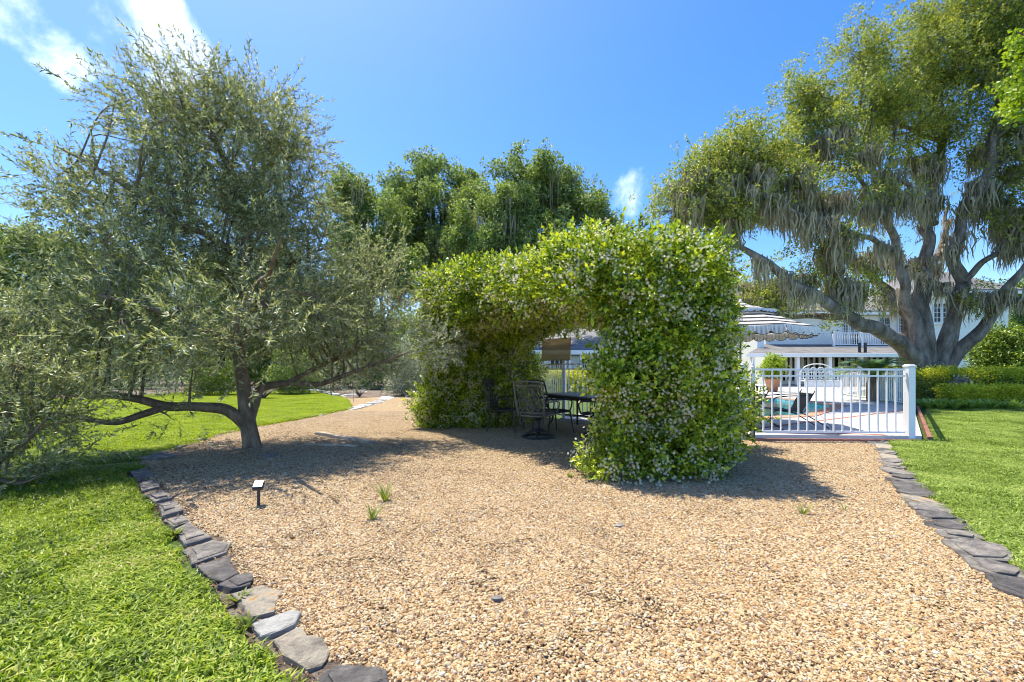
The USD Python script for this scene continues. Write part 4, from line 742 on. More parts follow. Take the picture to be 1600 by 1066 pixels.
t = thing('patio_table', 'long dark metal patio table under the jasmine arbor', 'table', (1.42, 9.02, 0), math.atan2(-.93, .42))
def rrect(a, b_, r, n=5): return np.array([(sx * (a - r) + r * math.cos(th), sy * (b_ - r) + r * math.sin(th)) for sx, sy, t0 in ((1, 1, 0), (-1, 1, 1), (-1, -1, 2), (1, -1, 3)) for th in np.linspace(t0 * np.pi / 2, (t0 + 1) * np.pi / 2, n)])
MB().prism(rrect(.95, .46, .16), .695, .72, .004).put('tabletop', iron_worn_m, t)
MB().loop([(*q, .70) for q in rrect(.965, .475, .17, 7)], .017, 6).put('rim', iron_m, t, True)
bb = MB(); [bb.bar([*a, .655], [*c, .655], .012, .06) for a, c in (((-.8, -.36), (.8, -.36)), ((.8, -.36), (.8, .36)), ((.8, .36), (-.8, .36)), ((-.8, .36), (-.8, -.36)))]; bb.put('apron', iron_m, t)
for sx in (-1, 1):
    for sy in (-1, 1): MB().tube(spline([(sx * .8, sy * .36, .67), (sx * .84, sy * .39, .5), (sx * .70, sy * .30, .25), (sx * .80, sy * .36, .02)], 5), np.linspace(.03, .02, 16), 6).put('leg', iron_m, t, True)
MB().tube(spline([(-.7, 0, .26), (0, 0, .30), (.7, 0, .26)], 6), .016, 6).put('stretcher', iron_m, t, True)

# bronze mesh screen hanging in the arbor's far opening
c0, c1 = P(846, 530, 10.6), P(892, 530, 9.9)
t = thing('hanging_screen', 'translucent bronze mesh sheet hanging in the arbor opening', 'screen')
n_u, n_w = 8, 8; V = []
for s_ in (-1, 1):
    for i in range(n_u):
        for j in range(n_w):
            u, w = i / (n_u - 1), j / (n_w - 1); p = c0 * (1 - u) + c1 * u; z0_, z1_ = 1.42, 1.90; p = p + np.array([.5, .8, 0]) * .02 * math.sin(u * 5 + w * 2) + np.array([.4, .9, 0]) * s_ * .0015; V.append([p[0], p[1], z0_ + (z1_ - z0_) * w])
q = []
for s_ in range(2):
    for i in range(n_u - 1):
        for j in range(n_w - 1): o = s_ * 64 + i * 8 + j; q.append([o, o + 1, o + 9, o + 8] if s_ else [o, o + 8, o + 9, o + 1])
put('fabric', (np.array(V), np.array(q)), screen_m, t, True)
MB().tube([c0 + [0, 0, 1.91 - c0[2]], c1 + [0, 0, 1.91 - c1[2]]], .008, 6).put('top_rod', wood_m, t)
for c_ in (c0, c1): MB().tube([[c_[0], c_[1], 1.91], [c_[0], c_[1], 2.45]], .003, 4).put('cord', wood_m, t)

# striped umbrella beside the pool
ux, uy = 4.82, 9.6
t = thing('patio_umbrella', 'black and white striped tiered umbrella with scalloped edge', 'umbrella')
MB().tube([(ux, uy, .1), (ux, uy, 2.55)], .021, 8).put('pole', iron_m, t, True)
MB().lathe([(.0, .10), (.24, .10), (.25, .13), (.22, .16), (.06, .18), (.045, .40), (.0, .40)], (ux, uy, 0), 16).put('base', iron_m, t, True)
MB().lathe([(.0, 2.60), (.03, 2.61), (.035, 2.65), (.02, 2.69), (.0, 2.71)], (ux, uy, 0), 10).put('finial', white_m, t, True)
def canopy_panel(r0, z0, r1, z1, k, sag, drop, name, off=.12):
    a0, a1 = k * np.pi / 4 + off, (k + 1) * np.pi / 4 + off; c0_, c1_ = np.array([math.cos(a0), math.sin(a0)]), np.array([math.cos(a1), math.sin(a1)]); nn, mm = 9, 13; V = []
    for i in range(nn):
        u = i / (nn - 1); r = r0 + (r1 - r0) * u; z = z0 + (z1 - z0) * (u + .10 * math.sin(u * np.pi))
        for j in range(mm): w = j / (mm - 1); p = (c0_ * (1 - w) + c1_ * w) * r; V.append([ux + p[0], uy + p[1], z - sag * 4 * w * (1 - w) * u])
    f = [[i * mm + j, i * mm + j + 1, i * mm + mm + j + 1, i * mm + mm + j] for i in range(nn - 1) for j in range(mm - 1)]
    po_ = put(name, (np.array(V), np.array(f)), canopy_m, t, True)
    V, f = [], []; m2 = 41
    for j in range(m2):
        w = j / (m2 - 1); p = (c0_ * (1 - w) + c1_ * w) * (r1 + .004); zt = z1 - sag * 4 * w * (1 - w); sc = abs(math.sin(w * np.pi * 4)) ** .6; fl = 1 + .03 * math.sin(j * 2.3)
        V += [[ux + p[0], uy + p[1], zt + .003], [ux + p[0] * fl, uy + p[1] * fl, zt - drop * (.62 + .38 * sc)]]
    f = [[2 * j, 2 * j + 1, 2 * j + 3, 2 * j + 2] for j in range(m2 - 1)]; put('valance', (np.array(V), np.array(f)), canvas_m, po_)
    V2 = np.array(V)[1::2]; MB().tube(V2, .006, 4).put('black_trim', black_m, po_)
for k in range(8): canopy_panel(.50, 2.42, 1.36, 2.05, k, .02, .17, 'canopy_panel')
for k in range(8): canopy_panel(.03, 2.63, .66, 2.44, k, .01, .07, 'top_panel')
for k in range(8): a = k * np.pi / 4 + .12; MB().tube([(ux + .04 * math.cos(a), uy + .04 * math.sin(a), 2.5), (ux + 1.34 * math.cos(a), uy + 1.34 * math.sin(a), 2.035)], .008, 4).put('rib', iron_m, t)
# wire lounge chair between the fence and the water
def wire_chair(label, loc, rz):
    t = thing('lounge_chair', label, 'chair', loc, rz)
    def sling(name, a, c, w):
        a, c = np.array(a), np.array(c); d = unit(c - a); n = np.array([-d[2], 0, d[0]]) * .006; o = np.array([0, w / 2, 0]); v = [a - o - n, a + o - n, c + o - n, c - o - n, a - o + n, a + o + n, c + o + n, c - o + n]
        MB().add(v, [[0, 1, 2, 3], [7, 6, 5, 4], [0, 4, 5, 1], [1, 5, 6, 2], [2, 6, 7, 3], [3, 7, 4, 0]]).put(name, sling_m, t)
    sling('seat', (-.28, 0, .36), (.24, 0, .30), .5); sling('backrest', (.24, 0, .30), (.44, 0, .66), .5)
    for sy in (-1, 1):
        y = sy * .27
        MB().tube(spline([(-.34, y, .36), (.22, y, .29), (.34, y, .48), (.47, y, .72)], 5), .011, 6).put('side_rail', black_m, t, True)
        MB().tube(spline([(-.30, y, .0), (-.33, y, .22), (-.20, y, .33), (.2, y, .30), (.72, y, .0)], 5), .011, 6).put('leg', black_m, t, True)
        MB().tube(spline([(-.28, y, .36), (-.26, y, .55), (-.1, y, .60), (.42, y, .63)], 5), .011, 6).put('armrest', black_m, t, True)
    return t
wire_chair('black wire lounge chair behind the white fence beside the pool', (5.35, 9.0, .10), -.15)
wire_chair('black wire lounge chair mostly hidden by the jasmine shrub', (4.45, 8.9, .10), -.4)
# pot with a leafy plant on the deck
pc = P(1207, 600, 23.0)
t = thing('potted_plant', 'leafy yellow green plant in terracotta pot across the pool', 'potted plant', (pc[0], pc[1], .1))
MB().lathe([(0, .0), (.22, .0), (.34, .55), (.38, .56), (.39, .66), (.34, .66), (.33, .60), (0, .58)], sides=18).put('pot', terra_m, t, True)
yl = [tuft(g, 26, .2, .12, .07) for _ in range(3)]
n = 130; d = unit(g.normal(0, 1, (n, 3))); p = d * g.uniform(.3, 1, (n, 1)) * [.62, .62, .62] + [0, 0, 1.25]
scatter('foliage', t, yl, lime_m, p, aim(d + [0, 0, .4], g), g.uniform(.7, 1.2, n), g.integers(0, 3, n))

# arched white bench on the porch side
bc = P(1280, 600, 27.5)
t = thing('garden_bench', 'ornate white bench with arched scroll back near the porch', 'bench', (bc[0], bc[1], .1))
MB().tube(spline([(-1.15, 0, .95), (-.8, 0, 1.32), (-.2, 0, 1.46), (.4, 0, 1.38), (1.15, 0, .98)], 6), .03, 6).put('arch', white_m, t, True)
for z in (.55, .95): MB().bar((-1.2, 0, z), (1.2, 0, z), .04, .05).put('back_rail', white_m, t)
for k in np.linspace(-1.1, 1.1, 15): MB().bar((k, 0, .55), (k, 0, .95), .03, .03, (1, 0, 0)).put('slat', white_m, t)
for cx, r in ((-.75, .14), (-.35, .18), (.1, .2), (.5, .17), (.85, .12)): MB().loop([(cx + r * math.cos(a), 0, 1.10 + r * .75 * math.sin(a)) for a in np.linspace(0, 6.283, 15)[:-1]], .02, 5).put('scroll', white_m, t)
MB().box((0, -.25, .44), (2.3, .5, .05), bev=.01).put('seat', white_m, t); MB().box((0, -.47, .24), (2.3, .04, .34), bev=.01).put('front_panel', white_m, t)
for sx in (-1, 1):
    for y in (-.47, 0): MB().box((sx * 1.15, y, .3 if y else .48), (.06, .06, .6 if y else .96), bev=.01).put('leg', white_m, t)

# ------------------------------------------------------------------ buildings
def window(parent, x0, x1, z0, z1, y, nx, nz, fr=.06, mat=white_m, dark=True):
    w = part('window', parent); bb = MB()
    for a, c, q in (((x0 + x1) / 2, z0, 'h'), ((x0 + x1) / 2, z1, 'h'), (x0, (z0 + z1) / 2, 'v'), (x1, (z0 + z1) / 2, 'v')): bb.box((a, y - .03, c), (x1 - x0 + fr * 2, .06, fr) if q == 'h' else (fr, .062, z1 - z0 - fr), 0)
    bb.put('frame', mat, w); MB().box(((x0 + x1) / 2, y - .005, (z0 + z1) / 2), (x1 - x0 - fr * .5, .006, z1 - z0 - fr * .5)).put('pane', glass_m, w)
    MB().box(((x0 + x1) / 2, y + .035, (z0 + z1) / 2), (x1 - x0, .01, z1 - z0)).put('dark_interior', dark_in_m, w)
    for k in range(1, nx): MB().box((x0 + (x1 - x0) * k / nx, y - .02, (z0 + z1) / 2), (.028, .03, z1 - z0 - fr)).put('mullion', mat, w)
    for k in range(1, nz): MB().box(((x0 + x1) / 2, y - .0215, z0 + (z1 - z0) * k / nz), (x1 - x0 - fr, .026, .028)).put('mullion', mat, w)
def hip_roof(bld, x0, x1, y0, y1, z, ridge, ov=.5, th=.16):
    x0, x1, y0, y1 = x0 - ov, x1 + ov, y0 - ov, y1 + ov; h = min(x1 - x0, y1 - y0) / 2
    if x1 - x0 >= y1 - y0: r0, r1 = (x0 + h, (y0 + y1) / 2), (x1 - h, (y0 + y1) / 2)
    else: r0, r1 = ((x0 + x1) / 2, y0 + h), ((x0 + x1) / 2, y1 - h)
    v = [[x0, y0, z], [x1, y0, z], [x1, y1, z], [x0, y1, z], [x0, y0, z + th], [x1, y0, z + th], [x1, y1, z + th], [x0, y1, z + th], [*r0, ridge], [*r1, ridge]]
    f = [[0, 1, 5, 4], [1, 2, 6, 5], [2, 3, 7, 6], [3, 0, 4, 7], [3, 2, 1, 0]]
    f += [[4, 5, 9, 8], [5, 6, 9, 9], [6, 7, 8, 9], [7, 4, 8, 8]] if x1 - x0 >= y1 - y0 else [[4, 5, 8, 8], [5, 6, 9, 8], [6, 7, 9, 9], [7, 4, 8, 9]]
    f = np.array(f); tri = np.vstack([f[:, [0, 1, 2]], f[f[:, 2] != f[:, 3]][:, [0, 2, 3]]]); return bld.add(v, tri)
h = thing('main_house', 'large white two storey house with balcony and long porch behind the oak', 'house')
HD = 32.0; X = lambda px, d=HD: (px - 800) / F * d; Z = lambda py, d=HD: H + (HY - py) / F * d
xl, xm, xr = X(1196, 34), X(1432, 33), X(1575)
MB().box(((xl + xm) / 2, 38.0, 2.75), (xm - xl, 8.0, 5.3)).put('wall', wall_m, h)
MB().box(((xm + xr) / 2, 36.5, 3.3), (xr - xm, 9.0, 6.6)).put('wall', wall_m, h)
hip_roof(MB(), xm, xr, 32.0, 41.0, 6.62, 8.9, .55).put('roof', shingle_pale_m, h); MB().box(((xm + xr) / 2, 31.44, 6.56), (xr - xm + 1.1, .1, .2)).put('gutter', trim_m, h)
hip_roof(MB(), xl, xm + .8, 34.0, 42.0, 5.42, 7.6, .5).put('roof', shingle_pale_m, h); MB().box(((xl + xm) / 2, 33.47, 5.36), (xm - xl + .6, .09, .2)).put('gutter', trim_m, h)
# clapboard courses on both fronts
for k in range(26): MB().box(((xm + xr) / 2, 31.985, .35 + k * .24), (xr - xm, .03, .232), tilt=(.06, 0, 0)).put('clapboard', wall_m, h)
for k in range(11): MB().box(((xl + xm) / 2, 33.985, 2.95 + k * .22), (xm - xl, .03, .212), tilt=(.06, 0, 0)).put('clapboard', wall_m, h)
# long porch
pxl, pxr = X(1166, 30), X(1445, 30.5); ze = Z(553, 30)
v = np.array([[pxl, 29.9, ze], [pxr, 29.9, ze], [pxr, 34.0, ze + .85], [xl - .1, 34.0, ze + .85], [pxl, 29.9, ze - .16], [pxr, 29.9, ze - .16], [pxr, 34.0, ze + .6], [xl - .1, 34.0, ze + .6]])
MB().add(v, [[0, 1, 2, 3], [7, 6, 5, 4], [0, 4, 5, 1], [1, 5, 6, 2], [2, 6, 7, 3], [3, 7, 4, 0]]).put('porch_roof', shingle_pale_m, h)
MB().box(((pxl + pxr) / 2, 29.86, ze - .1), (pxr - pxl + .1, .06, .24), bev=.01).put('porch_fascia', white_m, h)
MB().box(((pxl + pxr) / 2, 31.9, .06), (pxr - pxl, 4.2, .14)).put('porch_floor', concrete_m, h)
for px in (1176, 1212, 1246, 1296, 1345, 1395, 1436): MB().box((X(px, 30.1), 30.1, (ze - .2 + .13) / 2 + .06), (.22, .22, ze - .35), bev=.02).put('porch_column', white_m, h)
for a, c in ((1214, 1243), (1254, 1290), (1302, 1340), (1352, 1390)):
    x0, x1 = X(a, 33.9), X(c, 33.9); n = 4; window(h, x0, x1, .35, 2.15, 33.97, n, 1, .07, trim_m)
    for k in range(n + 1): MB().box((x0 + (x1 - x0) * k / n, 33.9, 1.25), (.16, .04, 1.8)).put('shutter', trim_m, h)
MB().box((X(1193, 32), 32.6, 3.1), (.5, .5, 1.6), bev=.02).put('chimney', white_m, h)
# balcony
by, bz = 32.9, Z(541, 33)
MB().box(((X(1300, 33) + X(1432, 33)) / 2, 33.4, bz - .06), (X(1432, 33) - X(1300, 33), 1.1, .12)).put('balcony_floor', white_m, h)
rl = part('balcony_railing', h)
for z, w in ((bz + .95, .07), (bz + .1, .05)): MB().bar([X(1300, 33), by, z], [X(1430, 33), by, z], .06, w).put('rail', white_m, rl)
for x in np.arange(X(1300, 33), X(1430, 33), .17): MB().bar([x, by, bz + .1], [x, by, bz + .93], .045, .045, (1, 0, 0)).put('baluster', white_m, rl)
for px in (1301, 1345, 1388, 1428): MB().box((X(px, 33), by, bz + .52), (.14, .14, 1.06), bev=.015).put('post', white_m, rl)
for a, c in ((1316, 1324), (1327, 1341), (1372, 1390), (1400, 1412)): window(h, X(a, 34), X(c, 34), Z(541, 34) + .1, Z(496, 34), 33.97, 2, 4)
for a, c in ((1457, 1468.5), (1471, 1482.5), (1538, 1549)): window(h, X(a), X(c), Z(504), Z(474), 31.96, 2, 4)
MB().box((X(1470), 31.9, Z(506.5)), (X(1486) - X(1454), .12, .1), bev=.01).put('window_sill', white_m, h)
MB().box((X(1470), 31.93, Z(471)), (X(1486) - X(1454), .08, .12), bev=.01).put('window_head', white_m, h)
# side entry with a small porch
xa, xb = X(1462, 30.6), X(1512, 30.6); zp = Z(547, 30.6)
MB().add([[xa, 30.4, zp], [xb, 30.4, zp], [xb, 32, zp + .5], [xa, 32, zp + .5], [xa, 30.4, zp - .2], [xb, 30.4, zp - .2], [xb, 32, zp - .2], [xa, 32, zp - .2]], [[0, 1, 2, 3], [7, 6, 5, 4], [0, 4, 5, 1], [1, 5, 6, 2], [2, 6, 7, 3], [3, 7, 4, 0]]).put('entry_roof', shingle_m, h)
MB().box((X(1488, 30.6), 30.6, zp / 2 - .1), (.3, .3, zp - .2), bev=.02).put('entry_column', white_m, h); MB().box((X(1506, 30.8), 31.2, zp / 2 - .1), (1.3, 1.2, zp - .22)).put('entry_wall', wall_m, h)
MB().box((X(1473), 31.95, 1.1), (.95, .06, 2.2)).put('door', brick_m, h); MB().box((X(1527, 32), 31.95, 1.5), (.8, .06, 1.5)).put('shutter', dark_in_m, h)
MB().box((X(1430, 32.5), 33.93, 4.0), (.09, .09, 3.2)).put('downpipe', white_m, h); MB().box((X(1564), 31.93, 3.3), (.09, .09, 6.4)).put('downpipe', white_m, h)
for px in (1343, 1352): MB().tube([(X(px, 30.4), 30.4, ze - .02), (X(px, 30.4), 30.4, ze + .75)], .09, 8).put('vent_pipe', black_m, h)
# garage seen through the arbor
ga = thing('garage', 'low white garage with dark shingle roof seen through the arbor', 'garage'); gd = 33.0
x0, x1 = X(835, gd), X(1010, gd); ge = Z(549, gd)
MB().box(((x0 + x1) / 2, gd + 3, ge / 2), (x1 - x0, 6, ge)).put('wall', wall_m, ga)
MB().add([[x0 - .5, gd - .7, ge], [x1 + .5, gd - .7, ge], [x1 + .5, gd + 3, ge + 1.9], [x0 - .5, gd + 3, ge + 1.9], [x1 + .5, gd + 6.7, ge], [x0 - .5, gd + 6.7, ge]], [[0, 1, 2, 3], [3, 2, 4, 5]]).add([[x0, gd, ge], [x0, gd + 6, ge], [x0, gd + 3, ge + 1.6], [x1, gd, ge], [x1, gd + 6, ge], [x1, gd + 3, ge + 1.6]], [[0, 1, 2], [3, 5, 4]]).put('roof', shingle_m, ga)
MB().box(((x0 + x1) / 2, gd - .72, ge - .1), (x1 - x0 + 1, .06, .3)).put('fascia', white_m, ga)
for px0, px1 in ((860, 887), (908, 927), (936, 955)):
    MB().box((X((px0 + px1) / 2, gd), gd - .05, 1.0), (X(px1, gd) - X(px0, gd), .08, 2.0)).put('garage_door', bark_dark_m, ga)
    for k in range(5): MB().box((X(px0 + (px1 - px0) * k / 4, gd), gd - .1, 1.0), (.05, .03, 2.0)).put('door_batten', trim_m, ga)
bb = MB(); xa, xb, za, zb = X(891, gd), X(905, gd), .6, ge - .3
for k in np.arange(-2.0, 2.0, .16):
    for sg in (1, -1):
        q = [(xa + (xb - xa) * u, za + (zb - za) * u * sg + (0 if sg > 0 else zb - za) + k) for u in np.linspace(0, 1, 15)]; q = [(x, z) for x, z in q if za <= z <= zb]
        if len(q) > 2: bb.bar([q[0][0], gd - .14 - .02 * sg, q[0][1]], [q[-1][0], gd - .14 - .02 * sg, q[-1][1]], .015, .05)
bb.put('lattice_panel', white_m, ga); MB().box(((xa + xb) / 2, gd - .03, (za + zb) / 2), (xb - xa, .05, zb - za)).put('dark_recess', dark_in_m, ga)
for px in (889, 906, 929): MB().box((X(px, gd), gd - .5, ge / 2 - .1), (.14, .14, ge - .2)).put('porch_column', white_m, ga)

# ------------------------------------------------------------------ hedges, shrubs, clumps
g = np.random.default_rng(61)
def hedge(name, label, x0, x1, y0, y1, z, n, protos, m, size, g, topm=None):
    t = thing(name, label, 'hedge'); p = g.uniform([x0, y0, .05], [x1, y1, z], (n, 3)); dmin = np.min(np.stack([p[:, 0] - x0, x1 - p[:, 0], p[:, 1] - y0, z - p[:, 2]], 1), 1) + (meshkit.noise(p * 2.5, 3) - .5) * .22
    k = np.exp(-np.maximum(dmin, 0) / .16) > g.uniform(0, 1, n); p = p[k]; ctr = np.array([(x0 + x1) / 2, (y0 + y1) / 2, z * .4]); d = (p - ctr) / np.array([x1 - x0, y1 - y0, z]); d = d * np.abs(d) * 4
    for k2 in np.arange(x0 + .3, x1, .7): MB().tube(spline([(k2, (y0 + y1) / 2, 0), (k2 + g.normal(0, .1), (y0 + y1) / 2 + .1, z * .5), (k2 + g.normal(0, .2), (y0 + y1) / 2, z * .85)], 3), np.linspace(.03, .01, 7), 5).put('stem', vine_m, t, True)
    dirs = d + [0, 0, .25] + g.normal(0, .35, p.shape); hi_ = (p[:, 2] > z - .26) if topm is not None else np.zeros(len(p), bool)
    for sel_, mm, nm in ((~hi_, m, 'foliage'), (hi_, topm, 'new_growth')):
        if sel_.any(): scatter(nm, t, protos, mm, p[sel_] + g.normal(0, .03, (sel_.sum(), 3)), aim(dirs[sel_], g), size * g.uniform(.7, 1.3, sel_.sum()), g.integers(0, len(protos), sel_.sum()))
hd = [tuft(g, 22, .13, .06, .034) for _ in range(3)]
hedge('clipped_hedge', 'tall clipped dark green hedge with yellowish top right of the white fence', 13.9, 26, 15.9, 17.2, 1.2, 9000, hd, hedge_m, 1.25, g, gold_m)
hedge('clipped_hedge', 'low bright golden green hedge in front of the tall dark hedge', 14.1, 24, 14.3, 15.2, .62, 6500, hd, gold_m, 1.1, g)
hedge('clipped_hedge', 'bright yellow green hedge seen through the fence under the arbor', -.6, 5.4, 18.2, 19.2, 1.12, 4200, hd, gold_m, 1.4, g)
SL = ['arching green clump next to the fence corner, first', 'second green clump from the fence corner', 'third green clump from the fence corner', 'fourth green clump from the fence corner', 'fifth green clump from the fence corner', 'sixth green clump from the fence corner', 'green clump at the left end of the golden hedge', 'first green clump in front of the golden hedge', 'second green clump in front of the golden hedge', 'third green clump in front of the golden hedge', 'next to last green clump', 'last green clump before the right picture edge']
for i, (px, d) in enumerate([(1443, 14.6), (1452, 14.1), (1462, 14.4), (1470, 13.9), (1481, 14.2), (1492, 13.8), (1503, 14.1), (1515, 13.8), (1530, 13.9), (1548, 13.8), (1570, 13.9), (1590, 13.8)]):
    p = P(px, 600, d - .35); o = put('strap_leaf_plant', (lambda m: (m[0] + [p[0], p[1], 0], m[1]))(strap_clump(g, 46, .68, .036, .95, .9, .9)), strap_m, None, False,
        SL[i] + ' in the strap leaf row', 'plant', 'strap leaf clumps along the hedge')
    chance(stage.GetPrimAtPath(o.GetPath()), (np.zeros((46 * 12, 3)), np.concatenate([[[k * 12 + a, k * 12 + a + 1, k * 12 + a + 7] for a in range(5)] + [[k * 12 + a, k * 12 + a + 7, k * 12 + a + 6] for a in range(5)] for k in range(46)])), i)
bush('garden_shrub', 'large dark rounded shrub behind the hedge at the right edge', (*P(1575, 560, 21)[:2], 1.6), (1.5, 1.2, 1.7), 520, [tuft(g, 34, .26, .12, .06) for _ in range(3)], hedge_m, 1.3, g)
bush('garden_shrub', 'small reddish tinged shrub tucked between the two hedges', (*P(1497, 600, 15.6)[:2], .5), (.4, .3, .45), 90, hd, spiky_m, 1.0, g)
# sago palm
pc = np.array([12.75, 16.1]); t = thing('sago_palm', 'low palm with arching feather fronds in front of the oak', 'palm', (pc[0], pc[1], 0))
MB().lathe([(.16, 0), (.19, .3), (.17, .7), (.13, .95), (0, 1.0)], sides=12).put('trunk', vine_m, t, True)
for k in range(38):
    a = k * 2.4; el = g.uniform(.45, 1.25); L = g.uniform(1.3, 1.75); u = np.linspace(0, 1, 16); dx = np.array([math.cos(a), math.sin(a), 0]); pts_ = np.array([0, 0, 1.0]) + dx * (u * L * math.cos(el * .7))[:, None] + np.array([0, 0, 1.0]) * (L * (u * math.sin(el) - .62 * u * u))[:, None]
    pts_[:, 2] = np.maximum(pts_[:, 2], .12); bb = MB().tube(pts_, np.linspace(.012, .004, 16), 4); s = np.array([-dx[1], dx[0], 0])
    for i in range(2, 16):
        for q_ in (0, .5):
            c = pts_[i - 1] * (1 - q_) + pts_[i] * q_; tl = .30 * math.sin(np.pi * min(.95, .15 + .8 * i / 16)) ** .7; fw = unit(pts_[min(i + 1, 15)] - pts_[i - 1])
            for sg in (-1, 1): e = c + s * sg * tl * .85 + fw * tl * .45 + [0, 0, tl * .15]; w = fw * .020; bb.add([c - w, c + w, e], [[0, 1, 2]])
    bb.put('frond', palm_m, t)
# planting bed behind the sunny lawn: shrubs and grey strap leaf clumps
small = [tuft(g, 30, .22, .085, .036) for _ in range(3)]; wispy = [sprig(g, 16, .5, .10, .016, 30, .3, False, .004) for _ in range(3)]
bed = [('grey green wispy shrub in the bed left of the olive trunk', 215, 597, 20, (1.5, .9, .9), olive_grey_m, wispy, 260), ('green leafy shrub in the bed just left of the olive trunk', 335, 585, 21, (1.2, .8, 1.1), hedge_m, small, 260), ('pale dry wispy shrub in the bed behind the olive trunk', 285, 590, 22, (1.1, .8, .9), spiky_m, wispy, 240),
       ('leafy green shrub in the bed right of the olive trunk', 455, 580, 22, (1.2, .9, 1.3), oak_far_m, small, 320), ('grey wispy shrub in the bed near the gravel path', 520, 580, 23, (1.2, .9, 1.2), olive_grey_m, wispy, 300), ('yellowish leafy shrub at the back of the bed', 480, 550, 27, (1.8, 1.2, 2.0), oak_m, small, 420),
       ('dark leafy shrub at the back of the bed behind the feeder', 345, 545, 27, (2.2, 1.3, 2.2), hedge_m, small, 460), ('tall pale shrub at the back of the bed on the left', 200, 550, 28, (2.6, 1.4, 2.2), oak_far_m, small, 520), ('broad leafy shrub at the far left beyond the lawn', 60, 570, 27, (3.4, 1.5, 2.0), oak_far_m, small, 620),
       ('tall leafy shrub beyond the gravel path beside the arbor', 590, 545, 28, (2.0, 1.3, 2.4), oak_far_m, small, 520), ('grey green shrub right of the gravel path beside the arbor', 635, 575, 21, (1.0, .8, 1.5), olive_grey_m, small, 320), ('wide dark shrub closing the view left of the arbor', 540, 520, 30, (2.6, 1.4, 3.0), oak_far_m, small, 560),
       ('low hedge-like shrub far behind the olive trunk', 410, 540, 29, (2.2, 1.2, 2.4), oak_far_m, small, 480), ('yellow green shrub far left behind the lawn', 130, 575, 25, (2.0, 1.2, 1.4), oak_m, small, 380)]
for lab, px, py, d, rad, m, pr, n in bed: p = P(px, py, d); bush('garden_shrub', lab, (p[0], p[1], rad[2] * .75), rad, n, pr, m, 1.5 if d > 24 else 1.15, g, stems=5)
for px, py, d, L, lab in ((412, 590, 18.5, .95, 'grey purple spiky strap leaf clump behind the olive trunk'), (398, 598, 19.5, .7, 'smaller grey strap leaf clump left of the spiky one'), (562, 600, 20, .6, 'strap leaf clump beside the gravel path')):
    p = P(px, py, d); o = put('strap_leaf_plant', (lambda m: (m[0] + [p[0], p[1], 0], m[1]))(strap_clump(g, 60, L, .05, 1.0, .9, .8)), spiky_m, None, False, lab, 'plant')
    chance(stage.GetPrimAtPath(o.GetPath()), (np.zeros((60 * 12, 3)), np.concatenate([[[k * 12 + a, k * 12 + a + 1, k * 12 + a + 7] for a in range(5)] + [[k * 12 + a, k * 12 + a + 7, k * 12 + a + 6] for a in range(5)] for k in range(60)])), 3)
# slender tree at the right, only its lime leaves reach into the picture
limbs = [L_(9.0, [(1740, 711), (1735, 560), (1728, 400), (1720, 240), (1715, 100)], [9, 8, 7, 5, 2]), L_(9.0, [(1724, 300), (1680, 220), (1635, 165), (1598, 140)], [4, 3, 2, 1]), L_(9.0, [(1720, 200), (1670, 120), (1625, 70), (1590, 50)], [4, 3, 2, 1])]
grow('young_tree', 'fresh lime green leaves of a young tree at the upper right edge', limbs, [B_(9, 1604, 55, 10, 10, 0, .2), B_(9, 1598, 108, 10, 12, 0, .2), B_(9, 1600, 150, 14, 12, 0, .2), B_(9, 1588, 174, 8, 5, 0, .12), B_(9, 1650, 110, 50, 80, 0, .7), B_(9, 1720, 100, 60, 120, 0, 1)], [tuft(g, 12, .12, .12, .09) for _ in range(3)], lime_m, bark_olive_m, g, 520, .12, .9, out=.6, twig_r=.004, branch_r=.012, sub=5)

# ------------------------------------------------------------------ small things
p = G(404, 792); t = thing('solar_light', 'small black solar stake light with tilted panel on the gravel', 'garden light', (p[0], p[1], 0), .3)
MB().tube([(0, 0, -.05), (0, 0, .165)], .013, 8).put('stake', black_m, t, True); MB().box((0, 0, .185), (.085, .10, .035), 0, (.42, 0, 0), bev=.008).put('lamp_head', black_m, t)
MB().box((0, -.008, .206), (.072, .085, .006), 0, (.42, 0, 0)).put('panel', solar_m, t); MB().lathe([(.0, .15), (.022, .15), (.026, .17), (0, .175)], sides=10).put('collar', black_m, t)
def board(label, a, c, w, th, name='board', cat='board', m=wood_m):
    a, c = np.array(a), np.array(c); d = unit(c - a); s = np.array([-d[1], d[0], 0]); n = 10; V = []
    for i in range(n):
        q = a + (c - a) * i / (n - 1); k = 1 + .12 * math.sin(i * 2.1)
        for sx, z in ((-1, 0.0), (-1, th), (-.3, th * 1.15), (.4, th * 1.02), (1, th), (1, 0)): V.append(q + s * sx * w / 2 * k + [0, 0, z + .018 + .006 * math.sin(i * 1.3 + sx)])
    f = [[i * 6 + j, i * 6 + (j + 1) % 6, i * 6 + 6 + (j + 1) % 6, i * 6 + 6 + j] for i in range(n - 1) for j in range(6)]; f += [[0, 5, 4, 1], [1, 4, 3, 2], [54, 55, 58, 59], [55, 56, 57, 58]]
    put(name, (np.array(V), np.array(f)), m, None, False, label, cat)
board('longer weathered plank lying on the gravel right of the olive trunk', G(497, 680), G(582, 695), .13, .045)
board('thin weathered stick of wood lying in the shade before the longer plank', G(478, 697), G(560, 700), .06, .03)
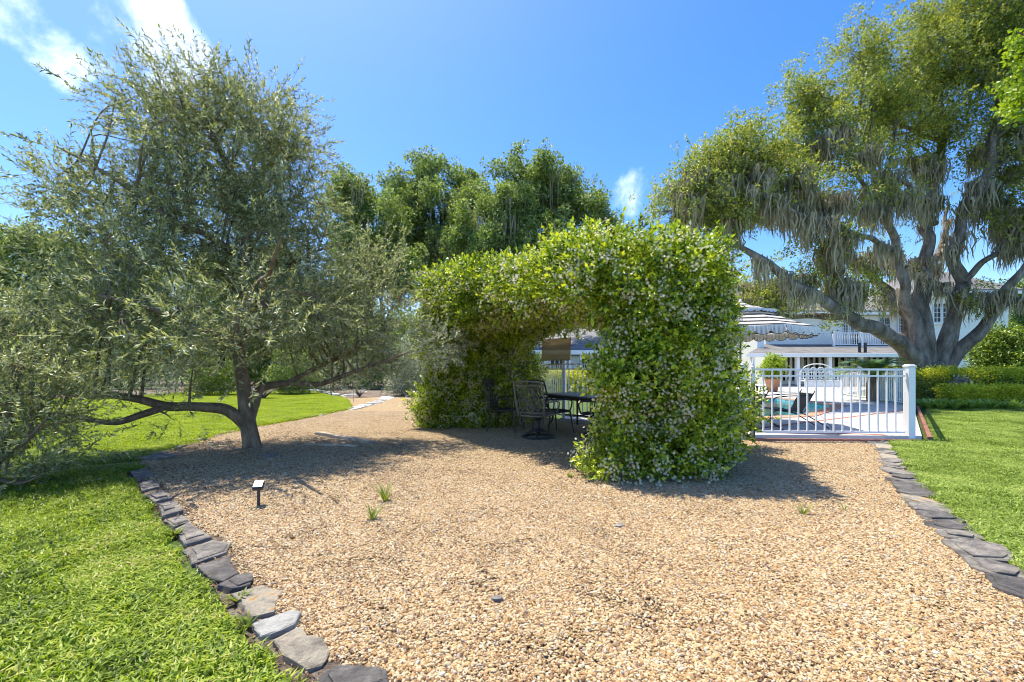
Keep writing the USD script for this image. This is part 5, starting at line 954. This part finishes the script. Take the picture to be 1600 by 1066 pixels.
for lab, px, py, la, lw, m in (('small grey flat stone lying by the olive trunk', 419, 716, .22, .14, slate_m), ('larger flat stone at the turn of the edging under the olive', 243, 718, .55, .3, slate_m), ('small half buried grey stone in the middle of the sunny gravel', 968, 826, .09, .06, slate_m), ('small half buried grey stone low in the sunny gravel', 776, 942, .06, .045, slate_m)):
    c = G(px, py)[:2]; bb = MB().prism(blob_poly(c, (1, .3), la, lw, g), .0, .05 if la > .15 else .03, .008); put('flat_stone', bb.mesh(), m, None, False, lab, 'stone')
def weed(label, px, py, n, L, W):
    p = G(px, py); m = strap_clump(g, n, L, W, 1.1, .9, .7); o = put('weed', (m[0] + [p[0], p[1], 0], m[1]), weed_m, None, False, label, 'weed'); chance(o, m, n)
weed('tallest grassy weed tuft in the shade edge on the gravel', 602, 786, 34, .26, .008); weed('second grassy weed tuft close below the tallest one', 582, 815, 26, .18, .008); weed('small green weed on the gravel before the arbor opening', 889, 748, 16, .09, .016)
weed('wispy weed on the sunny gravel right of the arbor', 1255, 806, 20, .16, .006); weed('tiny weed on the gravel near the right edging', 1320, 800, 10, .1, .006); weed('tiny bright weed low on the right of the gravel', 1428, 992, 9, .05, .01); weed('tiny weed on the gravel left of the arbor foot', 635, 657, 14, .2, .02)
weed('leafy weed growing between the dark edging stones', 272, 842, 22, .12, .016); weed('leafy weed beside the pale edging stone', 372, 945, 18, .1, .016); weed('weed tuft beside the flat stones at the lawn edge', 385, 985, 20, .1, .014)
p = P(346, 565, 6.75); t = thing('bird_feeder', 'green bird feeder hanging from an olive branch', 'bird feeder', (p[0], p[1], p[2]))
MB().lathe([(0, .20), (.02, .19), (.075, .12), (.07, .115), (0, .13)], sides=14).put('roof', lime_m, t, True); MB().lathe([(.045, -.08), (.047, .115), (.043, .115), (.041, -.08)], sides=12).put('tube', glass_m, t, True)
MB().lathe([(0, -.10), (.065, -.10), (.07, -.075), (.06, -.08), (0, -.085)], sides=14).put('tray', gold_m, t, True); MB().lathe([(0, -.08), (.036, -.08), (.038, .03), (0, .035)], sides=12).put('seed', wood_m, t); MB().tube([(0, 0, .19), (.0, 0, .42)], .003, 4).put('hanger', black_m, t)
p = G(552, 628); t = thing('path_marker', 'thin pale stake standing beside the gravel path', 'stake', (p[0], p[1], 0)); MB().tube([(0, 0, 0), (0, 0, 1.0)], .012, 6).put('rod', wood_m, t); MB().lathe([(0, 1.0), (.022, 1.0), (.024, 1.03), (.0, 1.05)], sides=8).put('knob', wood_m, t)
